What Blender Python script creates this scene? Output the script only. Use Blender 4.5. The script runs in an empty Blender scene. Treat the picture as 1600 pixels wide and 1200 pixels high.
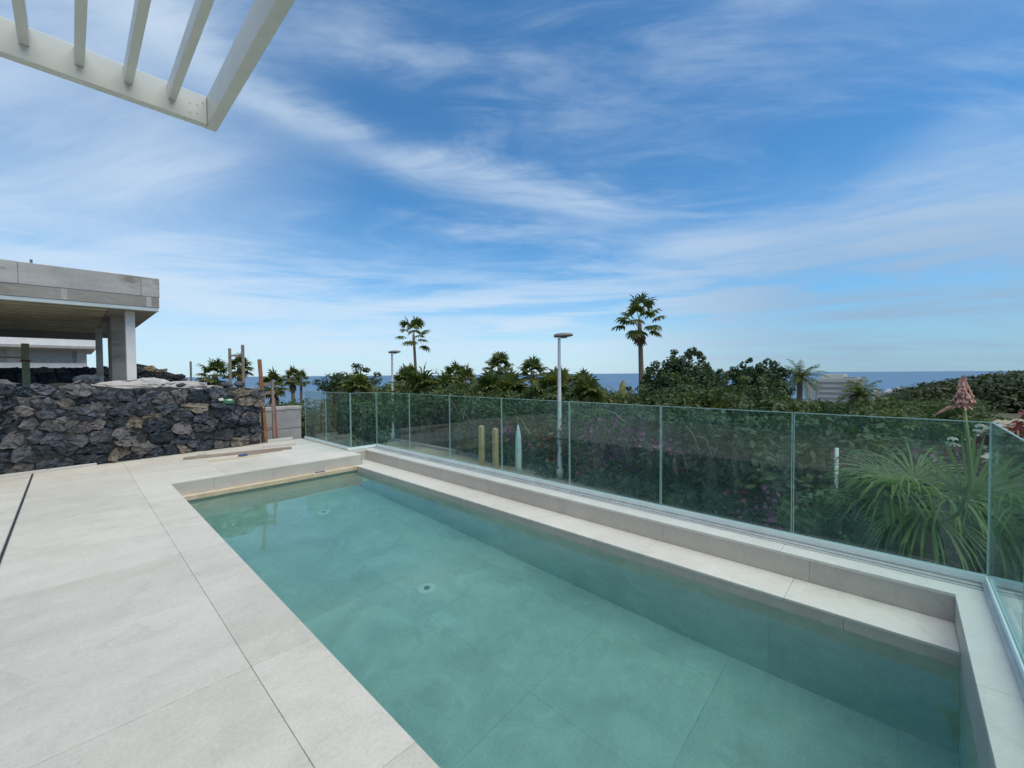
import bpy, bmesh, math, random
import numpy as np
from mathutils import Vector, Matrix

C = bpy.context.scene.collection
SC = bpy.context.scene
R = math.radians
random.seed(7)
rng = np.random.default_rng(7)

# ------------------------------------------------------------------ camera
EYE = 1.5
cam_d = bpy.data.cameras.new('camera')
cam = bpy.data.objects.new('camera', cam_d)
C.objects.link(cam)
cam_d.sensor_width = 36.0
cam_d.lens = 36.0 * 649 / 1600
cam_d.clip_start = 0.05
cam_d.clip_end = 90000
_y, _p, _r = R(43.2), -math.atan(16.5 / 649), -R(0.47)
_f = Vector((math.cos(_y) * math.cos(_p), math.sin(_y) * math.cos(_p), math.sin(_p)))
_r0 = Vector((math.sin(_y), -math.cos(_y), 0))
_u0 = _r0.cross(_f)
_rt = math.cos(_r) * _r0 + math.sin(_r) * _u0
_up = -math.sin(_r) * _r0 + math.cos(_r) * _u0
M = Matrix.Identity(4)
for i in range(3):
    M[i][0], M[i][1], M[i][2] = _rt[i], _up[i], -_f[i]
M[2][3] = EYE
cam.matrix_world = M
SC.camera = cam

# ------------------------------------------------------------------ view
SC.view_settings.view_transform = 'Standard'
SC.view_settings.look = 'None'
SC.view_settings.gamma = 1.0
SC.view_settings.exposure = 0.26
SC.cycles.max_bounces = 12
SC.cycles.transparent_max_bounces = 24
SC.cycles.transmission_bounces = 10
SC.cycles.sample_clamp_indirect = 6.0

# ------------------------------------------------------------------ sun
SUN_AZ, SUN_EL = -85.0, 64.0          # azimuth counter-clockwise from +X
sl = bpy.data.lights.new('sun', 'SUN')
sl.energy = 2.5
sl.angle = R(70)
sl.color = (1.0, 0.875, 0.68)
sun = bpy.data.objects.new('sun', sl)
C.objects.link(sun)
sd = Vector((math.cos(R(SUN_AZ)) * math.cos(R(SUN_EL)), math.sin(R(SUN_AZ)) * math.cos(R(SUN_EL)), math.sin(R(SUN_EL))))
sun.rotation_euler = sd.to_track_quat('Z', 'Y').to_euler()


# ------------------------------------------------------------------ node helpers
class X:
    """a socket with arithmetic"""
    def __init__(s, nt, sock): s.nt, s.k = nt, sock
    def _m(s, op, *o, clamp=False):
        n = s.nt.nodes.new('ShaderNodeMath'); n.operation = op; n.use_clamp = clamp
        for i, v in enumerate((s,) + o):
            if isinstance(v, X): s.nt.links.new(v.k, n.inputs[i])
            else: n.inputs[i].default_value = v
        return X(s.nt, n.outputs[0])
    def __add__(s, o): return s._m('ADD', o)
    __radd__ = __add__
    def __sub__(s, o): return s._m('SUBTRACT', o)
    def __rsub__(s, o): return (s * -1.0) + o
    def __mul__(s, o): return s._m('MULTIPLY', o)
    __rmul__ = __mul__
    def __truediv__(s, o): return s._m('DIVIDE', o)
    def clamp(s): return s._m('ADD', 0.0, clamp=True)
    def pw(s, e): return s._m('POWER', e)
    def gauss(s, c, w):
        d = (s - c) / w
        return (d * d * -1.0)._m('EXPONENT')
    def step(s, a, b):
        n = s.nt.nodes.new('ShaderNodeMapRange'); n.interpolation_type = 'SMOOTHSTEP'
        s.nt.links.new(s.k, n.inputs[0]); n.inputs[1].default_value = a; n.inputs[2].default_value = b
        return X(s.nt, n.outputs[0])


def combine(nt, x, y, z):
    n = nt.nodes.new('ShaderNodeCombineXYZ')
    for i, v in enumerate((x, y, z)):
        if isinstance(v, X): nt.links.new(v.k, n.inputs[i])
        else: n.inputs[i].default_value = v
    return X(nt, n.outputs[0])


def noise(nt, vec, scale, detail=6, rough=0.55, dist=0.0):
    n = nt.nodes.new('ShaderNodeTexNoise')
    n.inputs['Scale'].default_value = scale; n.inputs['Detail'].default_value = detail
    n.inputs['Roughness'].default_value = rough; n.inputs['Distortion'].default_value = dist
    if vec is not None: nt.links.new(vec.k, n.inputs['Vector'])
    return X(nt, n.outputs[0])


def mixc(nt, fac, a, b, blend='MIX'):
    n = nt.nodes.new('ShaderNodeMix'); n.data_type = 'RGBA'; n.blend_type = blend
    if isinstance(fac, X): nt.links.new(fac.k, n.inputs[0])
    else: n.inputs[0].default_value = fac
    for i, v in ((6, a), (7, b)):
        if isinstance(v, X): nt.links.new(v.k, n.inputs[i])
        else: n.inputs[i].default_value = (*v, 1.0)
    return X(nt, n.outputs[2])


# ------------------------------------------------------------------ world: nishita sky with high cloud
W = bpy.data.worlds.new('World'); SC.world = W; W.use_nodes = True
nt = W.node_tree; nt.nodes.clear()
out = nt.nodes.new('ShaderNodeOutputWorld'); bg = nt.nodes.new('ShaderNodeBackground')
nt.links.new(bg.outputs[0], out.inputs[0])
sky = nt.nodes.new('ShaderNodeTexSky'); sky.sky_type = 'NISHITA'; sky.sun_disc = False
sky.sun_elevation = R(SUN_EL); sky.sun_rotation = R(90 - SUN_AZ); sky.air_density = 1.0; sky.dust_density = 0.3; sky.ozone_density = 2.0
SKY_STR = 0.092
bg.inputs[1].default_value = SKY_STR
tc = nt.nodes.new('ShaderNodeTexCoord'); sp = nt.nodes.new('ShaderNodeSeparateXYZ')
nt.links.new(tc.outputs['Generated'], sp.inputs[0])
dx, dy, dz = (X(nt, sp.outputs[i]) for i in range(3))
fwd = dx * math.cos(_y) + dy * math.sin(_y)
rgt = dx * math.sin(_y) - dy * math.cos(_y)
az = rgt._m('ARCTAN2', fwd) * (180 / math.pi)           # degrees, + to the right of the sea view
el = dz._m('ARCSINE') * (180 / math.pi)
zz = dz._m('MAXIMUM', 0.0) + 0.10
pu, pv = rgt / zz, fwd / zz                             # cloud layer plane
wisp = noise(nt, combine(nt, pu * 0.55 + pv * 0.10, pv * 1.25, 3.7), 1.1, 8, 0.60, 0.9)
fine = noise(nt, combine(nt, pu * 1.1 + pv * 0.5, pv * 3.2, 1.3), 1.7, 7, 0.62, 0.6)
soft = noise(nt, combine(nt, pu * 0.6, pv * 0.8, 9.1), 0.9, 4, 0.5, 0.4)
hz = noise(nt, combine(nt, az * 0.035, el * 0.42, 5.0), 1.0, 6, 0.55, 0.5)   # low stratified streaks
# long band of cirrus
bandc = az * -0.235 + az * az * -0.0012 + 24.2
bd = (el - bandc - (wisp - 0.5) * 8.0 - (fine - 0.5) * 3.0) / 2.0
band = (bd * bd * -1.0)._m('EXPONENT') * az.step(26, 8) * (fine.step(0.25, 0.62) * 0.6 + 0.4)
left = az.step(-16, -44) * el.gauss(19, 12) * (wisp.step(0.25, 0.6) * 0.55 + 0.45)
right = az.step(12, 30) * el.gauss(11.5, 7.0) * soft.step(0.38, 0.60) * (hz.step(0.3, 0.6) * 0.6 + 0.4) * 1.5
right2 = az.step(28, 42) * el.gauss(24, 6) * soft.step(0.40, 0.62) * 0.7
veil = wisp.step(0.44, 0.74) * fine.step(0.30, 0.68) * 0.50 + soft.step(0.40, 0.70) * wisp.step(0.35, 0.6) * 0.36
low = hz.step(0.42, 0.64) * el.gauss(7.5, 6.0) * 0.8
ring = el.gauss(0.0, 7.5) * 0.9
d = band * 0.66 + left * 0.70 + right * 0.50 + right2 * 0.5 + veil + low + ring
cover = (1.0 - (d * -1.25)._m('EXPONENT')).clamp()
skyc = mixc(nt, 1.0, X(nt, sky.outputs[0]), (0.55, 1.12, 1.42), 'MULTIPLY')
grey = (az.step(5, 40) * el.step(26, 6)).clamp()
cl = mixc(nt, grey, (6.0, 7.2, 8.5), (2.9, 4.1, 5.7))
nt.links.new(mixc(nt, cover, skyc, cl).k, bg.inputs[0])


# ------------------------------------------------------------------ materials
def new_mat(name):
    m = bpy.data.materials.new(name); m.use_nodes = True
    nt = m.node_tree
    b = nt.nodes['Principled BSDF']
    return m, nt, b


def objco(nt):
    n = nt.nodes.new('ShaderNodeTexCoord')
    return X(nt, n.outputs['Object'])


def geomco(nt):
    n = nt.nodes.new('ShaderNodeNewGeometry')
    return X(nt, n.outputs['Position'])


def vscale(nt, v, s):
    n = nt.nodes.new('ShaderNodeVectorMath'); n.operation = 'MULTIPLY'
    nt.links.new(v.k, n.inputs[0]); n.inputs[1].default_value = s
    return X(nt, n.outputs[0])


def bump(nt, b, h, strength, dist=0.01):
    n = nt.nodes.new('ShaderNodeBump'); n.inputs['Strength'].default_value = strength; n.inputs['Distance'].default_value = dist
    nt.links.new(h.k, n.inputs['Height']); nt.links.new(n.outputs[0], b.inputs['Normal'])


def mottled(name, c1, c2, scale=3.0, rough=0.7, stretch=(1, 1, 1), fine_scale=40.0, fine_amt=0.25, bmp=0.15, metal=0.0, spec=0.4, c3=None, c3_scale=1.0):
    """two colours of the same stuff mixed by noise, with fine grain"""
    m, nt, b = new_mat(name)
    p = vscale(nt, geomco(nt), stretch)
    n1 = noise(nt, p, scale, 7, 0.6, 0.3)
    n2 = noise(nt, p, fine_scale, 4, 0.6)
    f = (n1.step(0.3, 0.7) * (1 - fine_amt) + n2.step(0.3, 0.7) * fine_amt).clamp()
    col = mixc(nt, f, c1, c2)
    if c3:
        n3 = noise(nt, p, c3_scale, 5, 0.6, 0.5)
        col = mixc(nt, n3.step(0.54, 0.68), col, c3)
    nt.links.new(col.k, b.inputs['Base Color'])
    b.inputs['Roughness'].default_value = rough; b.inputs['Metallic'].default_value = metal
    b.inputs['Specular IOR Level'].default_value = spec
    if bmp: bump(nt, b, n2 * 0.6 + n1, bmp, 0.01)
    return m


def attr(nt, name):
    n = nt.nodes.new('ShaderNodeAttribute'); n.attribute_name = name
    return X(nt, n.outputs['Fac'])


def tile_mat(name, c1, c2, rough=0.45, bmp=0.06, streak=(0.9, 3.0, 1)):
    m, nt, b = new_mat(name)
    g = geomco(nt)
    t = attr(nt, 'tint')
    n1 = noise(nt, vscale(nt, g, streak), 1.5, 8, 0.6, 0.6)
    n2 = noise(nt, g, 55, 4, 0.65)
    n3 = noise(nt, g, 7.0, 6, 0.6, 1.0)
    n4 = noise(nt, g, 0.8, 4, 0.55, 0.5)
    f = (n1.step(0.28, 0.72) * 0.30 + 0.06 + n3.step(0.3, 0.7) * 0.20 + n2.step(0.3, 0.7) * 0.34 + (t - 0.5) * 0.45 + n4.step(0.35, 0.65) * 0.2 - 0.04).clamp()
    col = mixc(nt, f, c1, c2)
    sp_ = noise(nt, g, 130, 2, 0.5).step(0.70, 0.76) * 0.35
    col = mixc(nt, sp_, col, tuple(v * 0.6 for v in c1))
    st = noise(nt, g, 1.3, 6, 0.6, 1.2)                     # dried water marks and dust
    col = mixc(nt, st.step(0.58, 0.61) * st.step(0.68, 0.62) * 0.15, col, tuple(v * 0.72 for v in c1))
    col = mixc(nt, noise(nt, g, 3.1, 5, 0.7, 0.8).step(0.60, 0.72) * 0.25, col, tuple(min(0.85, v * 1.12) for v in c2))
    nt.links.new(col.k, b.inputs['Base Color'])
    nt.links.new((n3 * 0.25 + (rough - 0.1)).k, b.inputs['Roughness'])
    b.inputs['Specular IOR Level'].default_value = 0.35
    bump(nt, b, n2 + n3 * 0.5, bmp, 0.004)
    return m


def leaf_mat(name, dark, light, trans=0.35, yellow=None):
    m, nt, b = new_mat(name)
    t = attr(nt, 'tint')
    g = geomco(nt)
    n = noise(nt, g, 0.9, 3, 0.5)
    f = (t * 0.65 + n.step(0.3, 0.7) * 0.35).clamp()
    col = mixc(nt, f, dark, light)
    sp2 = noise(nt, g, 0.55, 3, 0.5, 0.6)                   # neighbouring species run warmer or cooler green
    col = mixc(nt, sp2.step(0.50, 0.64) * 0.6, col, mixc(nt, 1.0, col, (1.45, 1.12, 0.75), 'MULTIPLY'))
    col = mixc(nt, sp2.step(0.46, 0.34) * 0.6, col, mixc(nt, 1.0, col, (0.62, 0.80, 0.95), 'MULTIPLY'))
    if yellow: col = mixc(nt, t.step(0.90, 0.97), col, yellow)
    nt.links.new(col.k, b.inputs['Base Color'])
    b.inputs['Roughness'].default_value = 0.5
    b.inputs['Specular IOR Level'].default_value = 0.3
    tr = nt.nodes.new('ShaderNodeBsdfTranslucent'); nt.links.new(mixc(nt, 1.0, col, (1.1, 1.25, 0.6), 'MULTIPLY').k, tr.inputs[0])
    mx = nt.nodes.new('ShaderNodeMixShader'); mx.inputs[0].default_value = trans
    nt.links.new(b.outputs[0], mx.inputs[1]); nt.links.new(tr.outputs[0], mx.inputs[2])
    nt.links.new(mx.outputs[0], nt.nodes['Material Output'].inputs[0])
    return m


def plain(name, c, rough=0.5, metal=0.0, var=0.12, scale=6.0, spec=0.5):
    return mottled(name, tuple(v * (1 - var) for v in c), tuple(min(1, v * (1 + var)) for v in c), scale, rough, metal=metal, bmp=0.04, spec=spec)


MT = {}
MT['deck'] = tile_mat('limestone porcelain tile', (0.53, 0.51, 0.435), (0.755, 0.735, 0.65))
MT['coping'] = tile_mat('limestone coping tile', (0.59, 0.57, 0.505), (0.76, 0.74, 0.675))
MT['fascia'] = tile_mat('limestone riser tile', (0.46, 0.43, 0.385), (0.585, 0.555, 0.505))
def pool_tile(name, c1, c2):
    m = tile_mat(name, c1, c2, streak=(1.2, 1.2, 1.2)); nt = m.node_tree; b = nt.nodes['Principled BSDF']
    g = geomco(nt); lk = b.inputs['Base Color'].links[0].from_socket
    big = noise(nt, g, 1.7, 6, 0.62, 0.8).step(0.42, 0.70) * 0.22
    col = mixc(nt, big, X(nt, lk), tuple(v * 0.55 for v in c1))
    chalk = noise(nt, g, 2.6, 5, 0.6, 1.6).step(0.60, 0.74) * 0.28
    col = mixc(nt, chalk, col, (0.84, 0.86, 0.84))
    grit = noise(nt, g, 34, 4, 0.7).step(0.60, 0.76) * noise(nt, g, 2.0, 3, 0.5).step(0.48, 0.66) * 0.32
    col = mixc(nt, grit, col, (0.16, 0.15, 0.12))
    nt.links.new(col.k, b.inputs['Base Color']); return m
MT['pool'] = pool_tile('pool tile', (0.48, 0.50, 0.47), (0.76, 0.76, 0.72))
MT['grout'] = plain('grout', (0.42, 0.40, 0.35), 0.9)
MT['sand'] = mottled('sandy mortar', (0.50, 0.40, 0.26), (0.68, 0.58, 0.42), 8, 0.9, bmp=0.4)
MT['mortar'] = mottled('dusty lime mortar', (0.33, 0.315, 0.295), (0.54, 0.52, 0.49), 5, 0.95, bmp=0.5)
MT['concrete'] = mottled('raw concrete', (0.32, 0.32, 0.305), (0.50, 0.495, 0.475), 1.4, 0.85, (0.5, 1, 1.6), 22, 0.3, 0.3, c3=(0.24, 0.22, 0.185), c3_scale=0.8)
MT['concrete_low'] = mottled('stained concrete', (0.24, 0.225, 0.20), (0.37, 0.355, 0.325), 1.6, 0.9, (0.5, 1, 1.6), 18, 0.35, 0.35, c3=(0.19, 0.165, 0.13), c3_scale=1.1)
MT['soffit'] = mottled('soffit concrete', (0.36, 0.35, 0.26), (0.56, 0.54, 0.43), 1.5, 0.9, (1, 1, 1))
MT['greyblock'] = mottled('grey render', (0.30, 0.30, 0.29), (0.44, 0.43, 0.41), 3, 0.9, fine_scale=30, bmp=0.3)
MT['white'] = mottled('white paint', (0.68, 0.68, 0.66), (0.80, 0.80, 0.78), 2.0, 0.55, bmp=0.05)
MT['alu_white'] = mottled('white powder coat', (0.60, 0.62, 0.58), (0.68, 0.70, 0.66), 3.0, 0.35, fine_scale=90, bmp=0.02)
MT['drip'] = plain('pale edge trim', (0.50, 0.58, 0.58), 0.5)
MT['channel'] = plain('aluminium channel', (0.56, 0.58, 0.57), 0.4, 0.3)
MT['gasket_glow'] = plain('glazing strip with painted glow', (0.80, 0.90, 0.87), 0.4, var=0.04)  # strip at the glass foot, its glow painted in as bright mint
MT['lampgrey'] = plain('galvanised pole', (0.50, 0.54, 0.55), 0.45, 0.2)
MT['lamphead'] = plain('lamp housing', (0.17, 0.17, 0.16), 0.5)
MT['lens'] = plain('lamp lens', (0.45, 0.46, 0.44), 0.2)
MT['wood'] = mottled('pale sawn timber', (0.40, 0.29, 0.13), (0.58, 0.44, 0.22), 4, 0.75, (6, 6, 0.6), 40, 0.3, 0.2)
MT['plank'] = mottled('weathered plank', (0.25, 0.20, 0.155), (0.40, 0.34, 0.28), 4, 0.85, (0.6, 8, 8), 40, 0.3, 0.3)
MT['plank_pale'] = mottled('dusty plank', (0.50, 0.48, 0.44), (0.64, 0.62, 0.58), 4, 0.85, (0.6, 8, 8), 40, 0.3, 0.3)
MT['rust'] = mottled('rusty steel', (0.20, 0.085, 0.04), (0.36, 0.18, 0.09), 7, 0.85, bmp=0.3)
MT['oldwood'] = mottled('grey timber', (0.18, 0.15, 0.12), (0.32, 0.27, 0.22), 6, 0.9, (4, 4, .6), bmp=0.3)
MT['yellowwood'] = mottled('yellowish prop paint', (0.34, 0.36, 0.22), (0.52, 0.52, 0.34), 5, 0.8, bmp=0.2)
MT['blue'] = plain('blue plastic', (0.06, 0.09, 0.22), 0.5)
MT['red'] = plain('red tape', (0.45, 0.08, 0.09), 0.5)
MT['dark'] = plain('dark slot', (0.03, 0.03, 0.03), 0.6)
MT['mint'] = plain('pale wrapped plastic', (0.56, 0.68, 0.66), 0.4)
MT['bark'] = mottled('bark', (0.10, 0.075, 0.05), (0.20, 0.155, 0.11), 6, 0.95, (3, 3, 0.5), bmp=0.6)
MT['palmbark'] = mottled('palm bark', (0.13, 0.10, 0.07), (0.26, 0.21, 0.15), 5, 0.95, (1, 1, 6), bmp=0.6)
MT['skirt'] = leaf_mat('dead fronds', (0.11, 0.06, 0.035), (0.26, 0.16, 0.10), 0.2)
MT['ficus'] = leaf_mat('dark ficus leaf', (0.020, 0.044, 0.020), (0.065, 0.110, 0.042), 0.25)
MT['leafy'] = leaf_mat('garden leaf', (0.034, 0.064, 0.024), (0.115, 0.165, 0.060), 0.3)
MT['hedge'] = leaf_mat('hedge leaf', (0.030, 0.060, 0.030), (0.120, 0.175, 0.075), 0.3)
MT['farleaf'] = leaf_mat('hillside leaf', (0.030, 0.052, 0.022), (0.075, 0.095, 0.040), 0.2)
MT['palm'] = leaf_mat('fan palm leaf', (0.042, 0.075, 0.022), (0.135, 0.170, 0.050), 0.3, (0.26, 0.24, 0.06))
MT['datepalm'] = leaf_mat('date palm leaf', (0.050, 0.085, 0.028), (0.14, 0.18, 0.060), 0.3, (0.24, 0.20, 0.07))
MT['nearpalm'] = leaf_mat('lush palm leaf', (0.075, 0.140, 0.045), (0.21, 0.32, 0.105), 0.35)
MT['banana'] = leaf_mat('banana leaf', (0.10, 0.13, 0.05), (0.24, 0.26, 0.11), 0.4)
MT['purple'] = leaf_mat('purple bract', (0.20, 0.06, 0.18), (0.44, 0.16, 0.36), 0.4)
MT['redflower'] = leaf_mat('red bract', (0.34, 0.05, 0.05), (0.60, 0.16, 0.12), 0.4)
MT['twig'] = plain('dry twig', (0.30, 0.26, 0.19), 0.9)
MT['stalk'] = plain('green stalk', (0.20, 0.27, 0.07), 0.5)
MT['driedtip'] = mottled('dried red brown spathe', (0.36, 0.18, 0.14), (0.62, 0.38, 0.31), 14, 0.8, (1, 1, 4), bmp=0.5)
MT['hotel'] = mottled('pale hotel wall', (0.42, 0.41, 0.38), (0.52, 0.51, 0.48), 0.05, 0.8, bmp=0)
MT['window'] = plain('dark window', (0.16, 0.18, 0.20), 0.15)
MT['greyglass'] = plain('grey shutter', (0.24, 0.26, 0.26), 0.3)
MT['pinkwall'] = mottled('terracotta wall', (0.32, 0.13, 0.09), (0.45, 0.20, 0.14), 1, 0.85, bmp=0.1)
MT['soil'] = mottled('dry volcanic soil', (0.22, 0.19, 0.15), (0.38, 0.34, 0.28), 0.6, 0.95, bmp=0.4)
MT['hillground'] = mottled('scrub ground', (0.05, 0.06, 0.03), (0.12, 0.11, 0.06), 0.08, 0.95, bmp=0.2)
MT['asphalt'] = mottled('asphalt', (0.045, 0.045, 0.047), (0.075, 0.073, 0.07), 2, 0.9, fine_scale=80, bmp=0.3)
MT['paving'] = mottled('pavement', (0.30, 0.25, 0.20), (0.42, 0.36, 0.30), 3, 0.9, bmp=0.2)

# stones: one colour per stone (its own), from an attribute
def stone_mat(name):
    m, nt, b = new_mat(name)
    g = geomco(nt)
    t = attr(nt, 'tint')
    n1 = noise(nt, g, 9, 8, 0.65, 0.6); n2 = noise(nt, g, 45, 5, 0.7)
    base = mixc(nt, t.step(0.0, 0.62), (0.034, 0.046, 0.060), (0.108, 0.122, 0.142))
    base = mixc(nt, t.step(0.62, 0.74), base, (0.165, 0.158, 0.158))
    base = mixc(nt, t.step(0.88, 0.92), base, (0.24, 0.21, 0.165))
    base = mixc(nt, t.step(0.978, 0.98), base, (0.34, 0.27, 0.16))
    v = (n1.step(0.25, 0.75) * 0.9 + 0.5)
    cmb = nt.nodes.new('ShaderNodeCombineXYZ')
    for i in range(3): nt.links.new(v.k, cmb.inputs[i])
    col = mixc(nt, 1.0, base, X(nt, cmb.outputs[0]), 'MULTIPLY')
    col = mixc(nt, n2.step(0.54, 0.72) * 0.6, col, (0.25, 0.25, 0.25))
    nt.links.new(col.k, b.inputs['Base Color'])
    b.inputs['Roughness'].default_value = 0.85
    b.inputs['Specular IOR Level'].default_value = 0.3
    bump(nt, b, n1 + n2 * 0.5, 0.9, 0.03)
    return m
MT['stone'] = stone_mat('lava stone')
MT['joint'] = mottled('dark joint mortar', (0.035, 0.035, 0.035), (0.08, 0.078, 0.072), 12, 0.95, bmp=0.6)

# glass pane
def glass_mat():
    m, nt, b = new_mat('balustrade glass')
    nt.nodes.remove(b)
    tr = nt.nodes.new('ShaderNodeBsdfTransparent'); tr.inputs[0].default_value = (0.78, 0.915, 0.895, 1)
    gl = nt.nodes.new('ShaderNodeBsdfGlossy'); gl.inputs['Roughness'].default_value = 0.0; gl.inputs[0].default_value = (0.9, 0.97, 1, 1)
    gn = nt.nodes.new('ShaderNodeNewGeometry'); dp = nt.nodes.new('ShaderNodeVectorMath'); dp.operation = 'DOT_PRODUCT'
    nt.links.new(gn.outputs['Incoming'], dp.inputs[0]); nt.links.new(gn.outputs['Normal'], dp.inputs[1])
    cs = X(nt, dp.outputs['Value'])._m('ABSOLUTE')
    fr = (1.0 - cs).clamp().pw(5.0) * 0.96 + 0.04          # same reflectance on both faces of the pane
    mx = nt.nodes.new('ShaderNodeMixShader')
    nt.links.new(fr.k, mx.inputs[0]); nt.links.new(tr.outputs[0], mx.inputs[1]); nt.links.new(gl.outputs[0], mx.inputs[2])
    g = geomco(nt)
    # dried splashes and dust, plus a mint veil painted in for reflected light
    spk = noise(nt, g, 26, 2, 0.5).step(0.715, 0.75)
    film = noise(nt, vscale(nt, g, (3, 3, 0.7)), 2.2, 6, 0.65).step(0.35, 0.8)
    dust_veil = (spk * 0.30 + film * 0.060 + 0.010).clamp()
    df = nt.nodes.new('ShaderNodeBsdfDiffuse'); df.inputs[0].default_value = (0.52, 0.68, 0.66, 1)
    tl = nt.nodes.new('ShaderNodeBsdfTranslucent'); tl.inputs[0].default_value = (0.52, 0.68, 0.66, 1)
    m3 = nt.nodes.new('ShaderNodeMixShader'); m3.inputs[0].default_value = 0.5
    nt.links.new(df.outputs[0], m3.inputs[1]); nt.links.new(tl.outputs[0], m3.inputs[2])
    m2 = nt.nodes.new('ShaderNodeMixShader')
    nt.links.new(dust_veil.k, m2.inputs[0]); nt.links.new(mx.outputs[0], m2.inputs[1]); nt.links.new(m3.outputs[0], m2.inputs[2])
    nt.links.new(m2.outputs[0], nt.nodes['Material Output'].inputs[0])
    return m
MT['glass'] = glass_mat()
def edge_mat():
    m, nt, b = new_mat('glass edge')
    b.inputs['Base Color'].default_value = (0.50, 0.70, 0.67, 1); b.inputs['Roughness'].default_value = 0.15
    tr = nt.nodes.new('ShaderNodeBsdfTransparent'); tr.inputs[0].default_value = (0.70, 0.90, 0.87, 1)
    mx = nt.nodes.new('ShaderNodeMixShader'); mx.inputs[0].default_value = 0.45
    nt.links.new(b.outputs[0], mx.inputs[1]); nt.links.new(tr.outputs[0], mx.inputs[2])
    nt.links.new(mx.outputs[0], nt.nodes['Material Output'].inputs[0])
    return m
MT['edge'] = edge_mat()

def water_mat():
    m, nt, b = new_mat('pool water')
    nt.nodes.remove(b)
    g = nt.nodes.new('ShaderNodeBsdfGlass'); g.inputs['IOR'].default_value = 1.40; g.inputs['Roughness'].default_value = 0.0
    p = geomco(nt)
    n1 = noise(nt, p, 1.6, 3, 0.5, 0.3); n2 = noise(nt, p, 7, 2, 0.5)
    bp = nt.nodes.new('ShaderNodeBump'); bp.inputs['Strength'].default_value = 0.14; bp.inputs['Distance'].default_value = 0.03
    nt.links.new((n1 + n2 * 0.12).k, bp.inputs['Height']); nt.links.new(bp.outputs[0], g.inputs['Normal'])
    v = nt.nodes.new('ShaderNodeVolumeAbsorption'); v.inputs[0].default_value = (0.70, 0.972, 0.945, 1); v.inputs[1].default_value = 1.0
    o = nt.nodes['Material Output']
    nt.links.new(g.outputs[0], o.inputs[0]); nt.links.new(v.outputs[0], o.inputs[1])
    return m
MT['water'] = water_mat()

def sea_mat():
    m, nt, b = new_mat('sea water')
    p = geomco(nt)
    n1 = noise(nt, vscale(nt, p, (0.004, 0.0012, 1)), 1.0, 5, 0.6)
    col = mixc(nt, n1.step(0.3, 0.7), (0.085, 0.175, 0.29), (0.115, 0.21, 0.32))
    nt.links.new(col.k, b.inputs['Base Color'])
    b.inputs['Roughness'].default_value = 0.55; b.inputs['IOR'].default_value = 1.33
    n2 = noise(nt, p, 0.05, 4, 0.6)
    bump(nt, b, n2, 0.5, 3.0)
    return m
MT['sea'] = sea_mat()


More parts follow.
